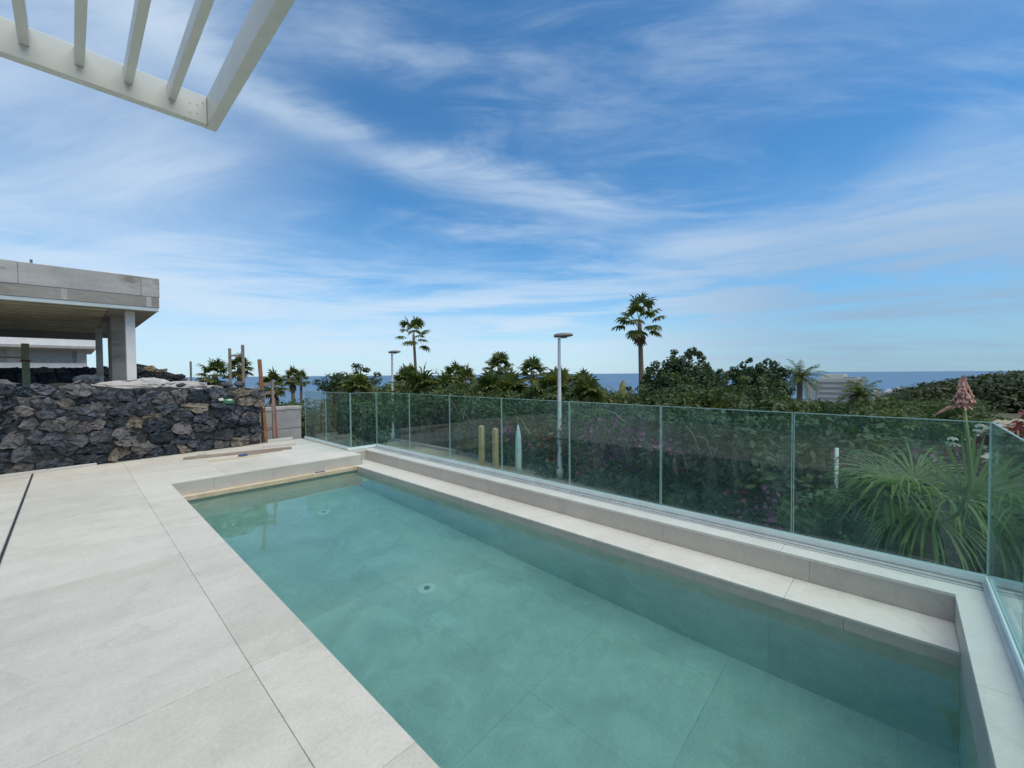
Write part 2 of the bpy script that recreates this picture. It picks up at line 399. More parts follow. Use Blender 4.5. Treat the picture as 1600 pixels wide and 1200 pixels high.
# ------------------------------------------------------------------ mesh helpers
class MB:
    """collects shapes into one mesh"""
    def __init__(s): s.v, s.f, s.mi, s.t = [], [], [], []
    def add(s, verts, faces, mi=0, tint=0.5):
        o = len(s.v); s.v += [tuple(v) for v in verts]
        s.f += [tuple(i + o for i in f) for f in faces]
        s.mi += [mi] * len(faces); s.t += [tint] * len(faces)
    def box(s, a, b, mi=0, tint=0.5):
        (x0, y0, z0), (x1, y1, z1) = a, b
        v = [(x0, y0, z0), (x1, y0, z0), (x1, y1, z0), (x0, y1, z0), (x0, y0, z1), (x1, y0, z1), (x1, y1, z1), (x0, y1, z1)]
        s.add(v, [(0, 3, 2, 1), (4, 5, 6, 7), (0, 1, 5, 4), (1, 2, 6, 5), (2, 3, 7, 6), (3, 0, 4, 7)], mi, tint)
    def obox(s, p, q, w, h, mi=0, tint=0.5, up=(0, 0, 1)):
        """bar from p to q, w wide, h high"""
        p, q = Vector(p), Vector(q); d = (q - p).normalized(); u = Vector(up)
        if abs(d.dot(u)) > 0.97: u = Vector((0, 1, 0))
        a = d.cross(u).normalized() * w / 2; c = a.cross(d).normalized() * h / 2
        v = [e + sa * a + sc * c for e in (p, q) for sa, sc in ((-1, -1), (1, -1), (1, 1), (-1, 1))]
        s.add(v, [(0, 1, 2, 3), (7, 6, 5, 4), (0, 4, 5, 1), (1, 5, 6, 2), (2, 6, 7, 3), (3, 7, 4, 0)], mi, tint)
    def tube(s, pts, rad, n=8, mi=0, tint=0.5):
        pts = [Vector([float(q) for q in p]) for p in pts]; rings = []
        for i, p in enumerate(pts):
            d = (pts[min(i + 1, len(pts) - 1)] - pts[max(i - 1, 0)]).normalized()
            u = Vector((0, 0, 1)) if abs(d.z) < 0.9 else Vector((1, 0, 0))
            a = d.cross(u).normalized(); b = d.cross(a)
            r = float(rad[i] if hasattr(rad, '__len__') else rad)
            rings += [p + r * (math.cos(k * 2 * math.pi / n) * a + math.sin(k * 2 * math.pi / n) * b) for k in range(n)]
        f = []
        for i in range(len(pts) - 1):
            for k in range(n):
                k2 = (k + 1) % n
                f.append((i * n + k, i * n + k2, (i + 1) * n + k2, (i + 1) * n + k))
        f.append(tuple(range(n - 1, -1, -1))); f.append(tuple((len(pts) - 1) * n + k for k in range(n)))
        s.add(rings, f, mi, tint)
    def lathe(s, prof, n=16, c=(0, 0, 0), mi=0):
        v = [(c[0] + r * math.cos(k * 2 * math.pi / n), c[1] + r * math.sin(k * 2 * math.pi / n), c[2] + z) for r, z in prof for k in range(n)]
        f = [(i * n + k, i * n + (k + 1) % n, (i + 1) * n + (k + 1) % n, (i + 1) * n + k) for i in range(len(prof) - 1) for k in range(n)]
        f.append(tuple(range(n - 1, -1, -1))); f.append(tuple((len(prof) - 1) * n + k for k in range(n)))
        s.add(v, f, mi)
    def build(s, name, mat, parent=None, bev=0, smooth=False):
        me = bpy.data.meshes.new(name); me.from_pydata(s.v, [], s.f)
        for m in (mat if isinstance(mat, (list, tuple)) else [mat]): me.materials.append(m)
        me.polygons.foreach_set('material_index', s.mi)
        a = me.attributes.new('tint', 'FLOAT', 'FACE'); a.data.foreach_set('value', s.t)
        if smooth: me.polygons.foreach_set('use_smooth', [True] * len(s.f))
        me.update()
        o = bpy.data.objects.new(name, me); C.objects.link(o)
        if parent: o.parent = parent
        if bev:
            b = o.modifiers.new('bevel', 'BEVEL'); b.width = bev; b.segments = 2; b.limit_method = 'ANGLE'
        return o


def tag(o, label=None, cat=None, group=None, kind=None):
    if label: o['label'] = label
    if cat: o['category'] = cat
    if group: o['group'] = group
    if kind: o['kind'] = kind
    return o


def thing(name, label, cat, loc=(0, 0, 0), group=None, rz=0):
    o = bpy.data.objects.new(name, None); C.objects.link(o)
    o.location = loc; o.rotation_euler = (0, 0, rz); o.empty_display_size = 0.2
    return tag(o, label, cat, group)


def struct(o): return tag(o, kind='structure')


def quads_obj(name, V, tint, mat, parent=None):
    """V: (n,4,3) leaf quads"""
    n = len(V)
    me = bpy.data.meshes.new(name)
    me.vertices.add(n * 4); me.vertices.foreach_set('co', V.reshape(-1).astype(np.float32))
    me.loops.add(n * 4); me.loops.foreach_set('vertex_index', np.arange(n * 4, dtype=np.int32))
    me.polygons.add(n); me.polygons.foreach_set('loop_start', np.arange(0, n * 4, 4, dtype=np.int32))
    me.polygons.foreach_set('loop_total', np.full(n, 4, dtype=np.int32))
    a = me.attributes.new('tint', 'FLOAT', 'FACE'); a.data.foreach_set('value', tint.astype(np.float32))
    me.materials.append(mat); me.update(calc_edges=True); me.validate()
    o = bpy.data.objects.new(name, me); C.objects.link(o)
    if parent: o.parent = parent
    return o


def leaf_quads(pos, nrm, size, aspect=0.5):
    """diamond leaves at pos facing roughly nrm"""
    n = len(pos)
    nrm = nrm / (np.linalg.norm(nrm, axis=1, keepdims=True) + 1e-9)
    r = rng.normal(size=(n, 3)); a = np.cross(nrm, r); a /= np.linalg.norm(a, axis=1, keepdims=True) + 1e-9
    b = np.cross(nrm, a)
    s = (size * rng.uniform(0.6, 1.35, n))[:, None]
    droop = nrm * s * 0.12
    return np.stack([pos - a * s, pos - b * s * aspect + droop, pos + a * s, pos + b * s * aspect + droop], 1)


def clump_leaves(centres, radii, per, size, aspect=0.5, squash=0.8, out=1.0, jitter=0.6):
    P, N, T = [], [], []
    for c, r in zip(centres, radii):
        k = int(per * (r ** 2)) + 8
        d = rng.normal(size=(k, 3)); d /= np.linalg.norm(d, axis=1, keepdims=True)
        rad = rng.uniform(0.45, 1.08, k) ** 0.7
        p = np.array(c) + d * rad[:, None] * r * np.array([1, 1, squash])
        P.append(p); N.append(d * out + rng.normal(size=(k, 3)) * jitter + np.array([0, 0, 0.35]))
        T.append(np.clip(rng.normal(rng.uniform(0.3, 0.7), 0.2, k), 0, 1))
    P, N, T = np.concatenate(P), np.concatenate(N), np.concatenate(T)
    return leaf_quads(P, N, size, aspect), T


# ------------------------------------------------------------------ ground, street, sea
def gz(x, y):
    d = math.hypot(x, y)
    z = -2.0 - 0.105 * max(0.0, d - 24) + 0.000025 * max(0.0, d - 24) ** 2
    a = math.degrees(math.atan2(y, x))
    if a < 14:                                                   # wooded spur on the right
        w = min(1, (14 - a) / 10)
        z += w * 6.0 * math.exp(-((d - 125) / 50) ** 2) + w * 2.0 * math.exp(-((d - 60) / 25) ** 2)
    return max(z, -75.0) + 0.15 * math.sin(x * 0.21) * math.cos(y * 0.17) * min(1, d / 30)

mb = MB()
rad = [0, 6, 10, 14, 18, 22, 27, 33, 40, 50, 62, 76, 95, 120, 150, 185, 230, 300, 380, 480, 600, 760, 900]
na = 72
vv = [(0, 0, -2.0)]
for r_ in rad[1:]:
    for k in range(na):
        a = 2 * math.pi * k / na
        x, y = r_ * math.cos(a), r_ * math.sin(a)
        vv.append((x, y, gz(x, y)))
ff = [(0, 1 + k, 1 + (k + 1) % na) for k in range(na)]
for i in range(len(rad) - 2):
    for k in range(na):
        k2 = (k + 1) % na
        ff.append((1 + i * na + k, 1 + (i + 1) * na + k, 1 + (i + 1) * na + k2, 1 + i * na + k2))
mb.add(vv, ff)
struct(mb.build('ground', MT['hillground'], smooth=True))

mb = MB()
mb.lathe([(0.01, 0), (900, 0), (4000, 0), (15000, -3), (45000, -40)], 96, (0, 0, -62))
mb.f = mb.f[:-2]; mb.mi = mb.mi[:-2]; mb.t = mb.t[:-2]
struct(mb.build('sea', MT['sea'], smooth=True))

# street below the terrace (runs along y)
mb = MB(); mb.box((4.6, -14, -2.3), (8.3, 13.8, -1.93)); struct(mb.build('road', MT['asphalt']))
mb = MB()
for y in range(-14, 22, 3): mb.box((8.3, y + 0.004, -2.3), (8.46, y + 3, -1.80), tint=random.random())
mb.box((8.46, -14, -2.3), (10.95, 22, -1.815))
struct(mb.build('pavement', MT['paving']))
mb = MB(); mb.box((10.95, -14, -2.4), (11.1, 40, -1.70)); struct(mb.build('kerb', MT['greyblock']))

# neighbour's raised plot
mb = MB()
nx, ny = 26, 34
vv = [];
for j in range(ny + 1):
    for i in range(nx + 1):
        y = 10.75 + j * (55 / ny); x = -14 + i * ((17.0 + 0.05 * (y - 10.75)) / nx)
        z = 1.04 + 0.07 * math.sin(x * 2.1 + y) * math.cos(y * 1.3)
        vv.append((x, y, z))
ff = [(j * (nx + 1) + i, j * (nx + 1) + i + 1, (j + 1) * (nx + 1) + i + 1, (j + 1) * (nx + 1) + i) for j in range(ny) for i in range(nx)]
k0 = len(vv)
for j in range(ny + 1): a = vv[j * (nx + 1) + nx]; vv.append((a[0] + 0.25, a[1], -7.0))
ff += [(j * (nx + 1) + nx, k0 + j, k0 + j + 1, (j + 1) * (nx + 1) + nx) for j in range(ny)]
k1 = len(vv)
for i in range(nx + 1): vv.append((vv[i][0], 10.75, -7.0))
ff += [(i + 1, i, k1 + i, k1 + i + 1) for i in range(nx)]
mb.add(vv, ff)
struct(mb.build('building_plot_ground', MT['soil'], smooth=True))

# ------------------------------------------------------------------ pool terrace
WZ = -0.29                     # water level
PX0, PX1, PY0, PY1 = 0.932, 3.624, -0.275, 7.43
GX = 4.33                      # long glass line
G = 0.0022
def slab(mb, x0, x1, y0, y1, z0=-0.02, z1=0.0, mi=0):
    mb.box((x0 + G / 2, y0 + G / 2, z0), (x1 - G / 2, y1 - G / 2, z1 + rng.uniform(-.0006, .0006)), mi, float(rng.uniform(0.2, 0.8)))
mb = MB()
xs = [-5.62, -4.585, -3.55, -2.515, -1.475, -0.44]
ys = [-5.57, -4.57, -3.57, -2.57, -1.57, -0.57, 0.43, 1.43, 2.43, 3.43, 4.43, 5.43, 6.43, 7.43, 8.43, 9.43, 10.35]
for i in range(len(xs) - 1):
    for j in range(len(ys) - 1): slab(mb, xs[i], xs[i + 1], ys[j], ys[j + 1])
for j in range(len(ys) - 1): slab(mb, -0.415, 0.605, ys[j], ys[j + 1])
for j in range(len(ys) - 4): slab(mb, 0.605, PX0, ys[j], ys[j + 1])
for (x0, x1) in ((0.605, 1.605), (1.605, 2.605), (2.605, 3.74)):
    for (y0, y1) in ((7.43, 8.43), (8.43, 9.43), (9.43, 10.35)):
        slab(mb, x0, x1, y0, y1)
mb.box((-5.62, -5.57, -0.30), (0.60, 10.35, -0.024), 1)
mb.box((0.60, -5.57, -0.26), (PX0 - 0.02, 7.45, -0.0245), 1)
mb.box((0.60, 7.46, -0.26), (3.735, 10.35, -0.024), 1)
# terrace body down to the ground
mb.box((-5.6, -5.5, -2.4), (PX0 - 0.25, 10.3, -0.31), 1)
mb.box((PX0 - 0.24, 7.70, -2.4), (3.72, 10.3, -0.27), 1)
struct(mb.build('pool_deck', [MT['deck'], MT['grout']], bev=0.0012))

mb = MB()                      # slot drain let into the deck
mb.box((-0.437, -5.5, -0.018), (-0.418, 9.9, -0.012))
mb.box((-0.4395, -5.5, -0.02), (-0.437, 9.9, -0.001), 1); mb.box((-0.418, -5.5, -0.02), (-0.4155, 9.9, -0.001), 1)
tag(mb.build('slot_drain', [MT['dark'], MT['channel']]), 'long narrow dark drain slot between the pale deck tiles at far left', 'drain')

# pool shell
mb = MB()
FZ = -1.40
fy = list(np.arange(PY0 - 0.73, PY1 + 0.3, 1.0)) 
G = 0.0014
fx = [PX0, 1.30, 2.30, 3.30, PX1]
for i in range(4):
    for j in range(len(fy) - 1):
        y0, y1 = max(fy[j], PY0), min(fy[j + 1], PY1)
        if y1 > y0: slab(mb, fx[i], fx[i + 1], y0, y1, FZ - 0.02, FZ, 0)
if fy[-1] < PY1:
    for i in range(4): slab(mb, fx[i], fx[i + 1], fy[-1], PY1, FZ - 0.02, FZ, 0)
mb.box((PX0 - .2, PY0 - .1, FZ - 0.3), (PX1 + .2, PY1 + .2, FZ - 0.024), 1)
# side walls in tiles, 1 m wide
def wall_tiles(axis, c0, c1, lo, hi, z0, z1, mi=0, st=1.0, off=0.0):
    a = lo - off
    while a < hi:
        p, q = max(a, lo), min(a + st, hi)
        if q - p > 0.01:
            if axis == 'x': mb.box((c0, p + G / 2, z0), (c1, q - G / 2, z1), mi, float(rng.uniform(0.2, 0.8)))
            else: mb.box((p + G / 2, c0, z0), (q - G / 2, c1, z1), mi, float(rng.uniform(0.2, 0.8)))
        a += st
for (z0, z1) in ((FZ, -0.90), (-0.897, -0.30)):
    wall_tiles('x', PX1, PX1 + 0.02, PY0, PY1, z0, z1, 0, 1.2, 0.2)
    wall_tiles('x', PX0 - 0.02, PX0, PY0, PY1, z0, z1, 0, 1.0, 0.5)
    wall_tiles('y', PY1, PY1 + 0.02, PX0, PX1, z0, z1, 0, 1.0, 0.3)
    wall_tiles('y', PY0 - 0.02, PY0, PX0, PX1, z0, z1, 0, 1.0, 0.6)
mb.box((PX1 + 0.022, PY0, FZ), (GX + 0.05, PY1 + .25, -0.2155), 1)      # concrete behind the tiles
mb.box((PX0 - 0.2, PY0, FZ), (PX0 - 0.022, PY1 + .25, -0.265), 1)
mb.box((PX0, PY1 + 0.022, FZ), (PX1, PY1 + 0.25, -0.265), 1)
mb.box((PX0 - 0.2, PY0 - 0.24, -2.3), (GX + 0.05, PY0 - 0.022, -0.0245), 1)
mb.box((PX0 - 0.2, PY0, -2.3), (GX + 0.05, PY1 + 0.2, FZ - 0.3), 1)
struct(mb.build('pool_basin', [MT['pool'], MT['greyblock']]))

G = 0.0022
# tiled risers above the water, ledge and copings
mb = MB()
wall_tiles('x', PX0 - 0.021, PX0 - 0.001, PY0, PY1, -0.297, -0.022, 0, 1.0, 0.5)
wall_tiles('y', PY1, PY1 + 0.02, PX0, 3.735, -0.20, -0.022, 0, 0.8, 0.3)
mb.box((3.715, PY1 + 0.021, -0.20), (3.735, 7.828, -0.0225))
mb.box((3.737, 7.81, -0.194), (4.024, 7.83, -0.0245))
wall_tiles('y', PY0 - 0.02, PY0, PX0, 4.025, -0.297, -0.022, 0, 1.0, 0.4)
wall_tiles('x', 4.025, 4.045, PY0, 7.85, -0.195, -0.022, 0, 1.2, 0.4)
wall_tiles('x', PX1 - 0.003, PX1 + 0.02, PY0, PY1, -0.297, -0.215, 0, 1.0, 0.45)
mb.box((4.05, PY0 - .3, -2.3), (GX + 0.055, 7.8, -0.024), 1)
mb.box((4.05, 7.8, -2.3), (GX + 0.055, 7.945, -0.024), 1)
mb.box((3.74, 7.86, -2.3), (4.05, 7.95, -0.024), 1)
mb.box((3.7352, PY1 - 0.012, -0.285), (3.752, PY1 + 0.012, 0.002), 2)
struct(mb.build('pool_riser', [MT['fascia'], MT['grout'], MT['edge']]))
mb = MB()
y = PY0
for L in (0.9, 1.15, 1.15, 1.15, 1.15, 1.15, 1.05):
    slab(mb, PX1 - 0.006, 4.024, y, min(y + L, 7.43), -0.215, -0.195); y += L
slab(mb, 3.745, 4.024, 7.43, 7.85, -0.215, -0.195)
y = PY0 - 0.20
for k in range(7):
    slab(mb, 4.022, GX + 0.06, y, y + 1.2 if k < 6 else 7.95, -0.024, 0.0); y += 1.2
slab(mb, 3.745, 4.022, 7.83, 7.95, -0.024, 0.0)
x = PX0
for L in (1.0, 1.0, 1.09):
    slab(mb, x, x + L, PY0 - 0.245, PY0, -0.022, 0.0); x += L
struct(mb.build('pool_coping', MT['coping'], bev=0.0015))
mb = MB()                      # unfinished mortar lip at the far end
mb.box((PX0, PY1 - 0.085, -0.266), (PX1 - 0.01, PY1, -0.197))
mb.box((PX0, PY1 - 0.05, -0.297), (PX1 - 0.01, PY1, -0.268), 1)
struct(mb.build('pool_lip', [MT['sand'], MT['grout']], bev=0.006))

mb = MB(); mb.box((PX0 - 0.004, PY0 - 0.004, FZ - 0.01), (PX1 + 0.004, PY1 + 0.004, WZ))
struct(mb.build('pool_water', MT['water']))

# fittings on the pool floor
def floor_fitting(x, y, label):
    t = thing('floor_inlet', label, 'pool inlet', (x, y, FZ), 'round inlets in the pool floor')
    m = MB(); m.lathe([(0.02, 0.0), (0.105, 0.0), (0.10, 0.014), (0.05, 0.02), (0.034, 0.02)], 28); m.build('rim', MT['white'], t, smooth=False)
    m = MB(); m.lathe([(0.005, 0.021), (0.033, 0.021), (0.03, 0.026), (0.004, 0.027)], 20); m.build('plug', MT['greyglass'], t)
floor_fitting(2.52, 3.62, 'white round inlet with grey centre, nearer one under the pool water')
floor_fitting(2.62, 6.45, 'white round inlet far back under the pool water, smaller looking one')

# ------------------------------------------------------------------ glass balustrade
bal = thing('glass_balustrade', 'frameless green tinted glass balustrade round the pool edge', 'balustrade', (GX, 3.7, 0))
GT = 1.14
def pane(a, b, zb=0.03, zt=GT, th=0.011, gap=0.008):
    a, b = Vector((*a, 0)), Vector((*b, 0)); d = (b - a).normalized(); n = Vector((-d.y, d.x, 0)) * th / 2
    a2, b2 = a + d * gap / 2, b - d * gap / 2
    ch = 0.007                                                   # ground edge, seen as a pale line
    A, B = a2 + d * ch, b2 - d * ch
    L_ = bal.location
    def P_(p, sd, z): return p + sd * n + Vector((0, 0, z)) - L_
    m = MB()
    for sd in (-1, 1):
        q = [P_(a2, sd, zb), P_(A, sd, zb), P_(B, sd, zb), P_(b2, sd, zb), P_(a2, sd, zt), P_(A, sd, zt - ch), P_(B, sd, zt - ch), P_(b2, sd, zt)]
        w_ = (lambda f: f) if sd < 0 else (lambda f: f[::-1])
        m.add(q, [w_((1, 2, 6, 5))], 0); m.add(q, [w_((0, 1, 5, 4)), w_((2, 3, 7, 6)), w_((5, 6, 7, 4))], 1)
    v = [P_(p, s_, z) for z in (zb, zt) for p, s_ in ((a2, -1), (b2, -1), (b2, 1), (a2, 1))]
    m.add(v, [(1, 2, 6, 5), (3, 0, 4, 7), (4, 5, 6, 7), (3, 2, 1, 0)], 1)
    m.build('glass_panel', [MT['glass'], MT['edge']], bal)
ysn = [-0.455, 0.69, 1.88, 3.07, 4.28, 5.50, 6.70, 7.90]
for i in range(len(ysn) - 1): pane((GX, ysn[i]), (GX, ysn[i + 1]))
pane((3.765, 7.90), (GX - 0.012, 7.90))
for a, b in ((7.912, 9.05), (9.05, 10.20)): pane((3.765, a), (3.765, b))
for a, b in ((GX - 0.012, 3.20), (3.20, 2.07), (2.07, 0.95)): pane((a, -0.455), (b, -0.455))
def chan(a, b):
    a, b = Vector((*a, 0)), Vector((*b, 0)); d = (b - a).normalized(); n = Vector((-d.y, d.x, 0)); o = bal.location
    m = MB()
    for s in (-1, 1):
        m.obox(a + n * s * 0.026 + Vector((0, 0, .0125)) - o, b + n * s * 0.026 + Vector((0, 0, .0125)) - o, 0.02, 0.025)
    m.build('base_channel', MT['channel'], bal)
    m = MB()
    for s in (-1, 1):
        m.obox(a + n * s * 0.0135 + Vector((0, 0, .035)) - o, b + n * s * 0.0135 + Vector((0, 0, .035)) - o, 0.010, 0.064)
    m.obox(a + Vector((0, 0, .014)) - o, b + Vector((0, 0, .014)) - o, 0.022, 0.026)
    m.build('glazing_glow_strip', MT['gasket_glow'], bal)
m = MB()
for a, b, z in ((4.205, 4.240, 0.006), (4.244, 4.290, 0.014)): m.box(Vector((a, -0.42, 0.0006)) - bal.location, Vector((b, 7.86, z)) - bal.location)
m.build('cover_profile', MT['channel'], bal, bev=0.002)
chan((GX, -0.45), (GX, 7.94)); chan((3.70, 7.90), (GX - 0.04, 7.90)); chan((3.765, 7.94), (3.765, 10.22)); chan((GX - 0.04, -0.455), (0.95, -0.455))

# ------------------------------------------------------------------ pergola
pg = thing('pergola', 'white metal pergola with slats over the terrace, upper left', 'pergola', (0.66, -1.8, 0))
o = pg.location
def pbox(name, a, b, mat=MT['alu_white']):
    m = MB(); m.box(Vector(a) - o, Vector(b) - o); return m.build(name, mat, pg, bev=0.003)
ZB, ZT = 3.095, 3.275
pbox('side_beam', (0.640, -2.2, ZB), (0.697, 3.296, ZT))
pbox('front_beam', (-3.30, 3.238, ZB + .002), (0.638, 3.294, ZT - .004))
pbox('side_beam', (-3.49, -2.2, ZB), (-3.302, 3.296, ZT))
pbox('rear_beam', (-3.30, -2.2, ZB + .002), (0.638, -2.144, ZT - .004))
for k in range(18):
    xc = 0.464 - 0.1935 * k
    pbox('slat', (xc - 0.019, -2.142, ZB + 0.075), (xc + 0.019, 3.236, ZT - 0.012))
for (x, y) in ((0.62, -2.1),): pbox('post', (x - .05, y - .05, 0), (x + .05, y + .05, ZB - 0.001))
for dx_, dz_ in ((-0.05, .05), (-.05, .11), (-.085, .045), (-.085, .1), (-.02, .13)):
    m = MB(); m.tube([(0.638 + dx_ - o.x, 3.2385 - o.y, ZB + dz_), (0.638 + dx_ - o.x, 3.2345 - o.y, ZB + dz_)], 0.004, 8)
    m.build('screw', MT['channel'], pg)


vl = thing('unseen_villa', 'unseen white villa with wide glass doors, added behind the terrace', 'house', (-3.5, 1, 0))  # added out of view to darken the near deck and the glass reflections
o6 = vl.location
def vbox(name, a, b, mat, par=None):
    m = MB(); m.box(Vector(a) - o6, Vector(b) - o6); return m.build(name, MT[mat], vl)
vbox('wall', (-9, -9, 0), (-3.52, 9.6, 0.02), 'white')
vbox('wall', (-3.8, -9, 0.021), (-3.52, -4.5, 2.60), 'white'); vbox('wall', (-3.8, 5.5, 0.021), (-3.52, 9.6, 2.60), 'white')
vbox('upper_wall', (-9, -9, 2.61), (-3.50, 9.6, 6.2), 'white')
for k in range(4): vbox('glass_door', (-3.75, -4.49 + 2.5 * k, 0.021), (-3.70, -2.04 + 2.5 * k, 2.605), 'window')

# ------------------------------------------------------------------ lava stone walls
def clip(poly, p, nrm):
    outp = []
    for i in range(len(poly)):
        a, b = poly[i], poly[(i + 1) % len(poly)]
        da, db = np.dot(a - p, nrm), np.dot(b - p, nrm)
        if da <= 0: outp.append(a)
        if da * db < 0: outp.append(a + (b - a) * (da / (da - db)))
    return outp


def stone_wall(mb, p0, p1, z0, htop, sw=0.36, sh=0.25, depth=0.09, gap=0.012, core=0.35, seed=3):
    """irregular stones packed on the face from p0 to p1; htop(s) = top height; face normal to the right of p0->p1"""
    rg = np.random.default_rng(seed)
    p0, p1 = np.array(p0, float), np.array(p1, float)
    L = np.linalg.norm(p1 - p0); d = (p1 - p0) / L; n = np.array([d[1], -d[0]])
    asp = sw / sh
    sites = []
    Hm = max(htop(s) for s in np.linspace(0, L, 60))
    rows = int(Hm / sh) + 2
    for j in range(-1, rows):
        s = -sw * rg.uniform(0, 1)
        while s < L + sw:
            big = rg.uniform(0.5, 1.6)
            s += sw * big * 0.5
            sites.append((s, (j + 0.5 + rg.uniform(-0.36, 0.36)) * sh))
            if rg.uniform() < 0.34: sites.append((s + rg.uniform(-.5, .5) * sw, (j + rg.uniform(0, 1)) * sh))
            s += sw * big * 0.5
    S = np.array(sites); S2 = S * np.array([1, asp])
    for k in range(len(S)):
        if S[k, 1] < -0.02 or S[k, 1] > htop(min(max(S[k, 0], 0), L)) - sh * 0.12 or S[k, 0] < 0.02 or S[k, 0] > L - 0.02: continue
        c = S2[k]
        w = sw * 1.7
        poly = [c + np.array(q) * w for q in ((-1, -1), (1, -1), (1, 1), (-1, 1))]
        dist = np.linalg.norm(S2 - c, axis=1)
        for q in np.argsort(dist)[1:26]:
            e = S2[q] - c; l = np.linalg.norm(e)
            if l < 1e-4: continue
            poly = clip(poly, c + e * 0.5, e / l)
            if len(poly) < 3: break
        if len(poly) < 3: continue
        P = np.array(poly) / np.array([1, asp])
        P[:, 1] = np.maximum(P[:, 1], 0.0); P[:, 0] = np.clip(P[:, 0], -0.03 + rg.uniform(0, .05), L + rg.uniform(-.05, 0.03))
        lim = htop(min(max(S[k, 0], 0), L)) + rg.uniform(-0.02, 0.10)
        P[:, 1] = np.minimum(P[:, 1], lim)
        cen = P.mean(0)
        # resample outline
        ring = []
        for i in range(len(P)):
            a, b = P[i], P[(i + 1) % len(P)]
            m_ = max(1, int(np.linalg.norm(b - a) / 0.055))
            for t in range(m_): ring.append(a + (b - a) * t / m_)
        ring = np.array(ring)
        if len(ring) < 5: continue
        size = np.sqrt(np.mean(np.sum((ring - cen) ** 2, 1)))
        # soften corners
        for _ in range(0 if rg.uniform() < 0.5 else 1): ring = 0.5 * ring + 0.25 * (np.roll(ring, 1, 0) + np.roll(ring, -1, 0))
        shr = 1 - gap / max(size, 0.04)
        dep = depth * rg.uniform(0.6, 1.25) * min(1.15, size / 0.14)
        tilt = rg.normal(0, 0.42, 2)
        prof = [(1.0, -0.24), (1.0, 0.30), (0.95, 0.70), (0.80, 0.93), (0.45, 1.0)]
        V = []
        m_ = len(ring)
        for fr, h in prof:
            jit = rg.normal(0, 0.020, (m_, 2)) * (0.5 if fr > 0.95 else 1)
            q = cen + (ring - cen) * fr * shr + jit
            hh = np.maximum((h * dep if h > 0 else -0.20) + (rg.normal(0, 0.020, m_) + (q - cen) @ tilt * (0.6 if h > 0.3 else 0)) * (0 if h < 0 else 1), -0.04 if h > 0 else -0.3)
            for i in range(m_):
                xy = p0 + d * q[i, 0] + n * hh[i]
                V.append((xy[0], xy[1], z0 + max(q[i, 1], 0.0)))
        xy = p0 + d * cen[0] + n * dep * rg.uniform(0.9, 1.1)
        V.append((xy[0], xy[1], z0 + cen[1]))
        F = []
        for r_ in range(len(prof) - 1):
            for i in range(m_):
                i2 = (i + 1) % m_
                F.append((r_ * m_ + i, r_ * m_ + i2, (r_ + 1) * m_ + i2, (r_ + 1) * m_ + i))
        b_ = (len(prof) - 1) * m_
        for i in range(m_): F.append((b_ + i, b_ + (i + 1) % m_, len(V) - 1))
        mb.add(V, F, 0, float(rg.uniform(0, 1)))
    # core and rough top
    m_ = 40
    V = []
    for i in range(m_ + 1):
        s = 0.1 + (L - 0.22) * i / m_
        a = p0 + d * s; b = a - n * core
        h = htop(s) - 0.05
        V += [(a[0], a[1], z0), (a[0], a[1], z0 + h), (b[0], b[1], z0 + h - 0.03), (b[0], b[1], z0)]
    F = []
    for i in range(m_):
        k = i * 4
        F += [(k, k + 4, k + 5, k + 1), (k + 1, k + 5, k + 6, k + 2), (k + 2, k + 6, k + 7, k + 3)]
    F += [(0, 1, 2, 3), (m_ * 4 + 3, m_ * 4 + 2, m_ * 4 + 1, m_ * 4)]
    mb.add(V, F, 1, 0.3)


def lump(mb, c, r, mi=0, seed=0, tint=0.5, n=10, rough=0.10):
    """rough boulder / heap"""
    rg = np.random.default_rng(seed)
    V, F = [], []
    for i in range(n + 1):
        th = math.pi * i / n
        for k in range(n * 2):
            ph = math.pi * k / n
            q = 1 + rg.normal(0, rough)
            if i in (0, n): q = 1
            V.append((c[0] + r[0] * q * math.sin(th) * math.cos(ph), c[1] + r[1] * q * math.sin(th) * math.sin(ph), c[2] + r[2] * q * math.cos(th)))
    w = n * 2
    for i in range(n):
        for k in range(w): F.append((i * w + k, i * w + (k + 1) % w, (i + 1) * w + (k + 1) % w, (i + 1) * w + k))
    mb.add(V, F, mi, tint)


def top_front(s):                                      # s from x=-3.5
    x = -3.5 + s * 0.9949
    return float(np.interp(x, [-3.5, -0.75, -0.4, -0.1, 0.3, 0.9, 1.3, 1.9, 2.1, 2.5, 2.95], [1.38, 1.36, 1.42, 1.46, 1.40, 1.30, 1.36, 1.22, 1.29, 1.31, 1.22]))
wl = thing('lava_stone_wall', 'rough dark lava stone wall along the far edge of the deck', 'stone wall', (-0.3, 10.1, 0))
mb = MB(); stone_wall(mb, (-3.5, 9.68), (2.96, 10.32), 0.0, top_front, 0.33, 0.205, 0.068, 0.008, seed=12)
rg = np.random.default_rng(91)
for k in range(26):                                          # loose rubble along the top
    x_ = rg.uniform(-2.2, 2.85); r_ = rg.uniform(0.05, 0.13)
    lump(mb, (x_, 9.68 + (x_ + 3.5) * 0.0991 + rg.uniform(0.02, 0.34), top_front((x_ + 3.5) / 0.995) - 0.02 + r_ * 0.35), (r_ * rg.uniform(1, 1.7), r_, r_ * rg.uniform(0.5, 0.8)), 0, 200 + k, float(rg.uniform(0.2, 0.87)), 5, 0.14)
mb.v = [(a - wl.location.x, b - wl.location.y, c) for a, b, c in mb.v]
mb.build('stones', [MT['stone'], MT['joint']], wl)
mb = MB()
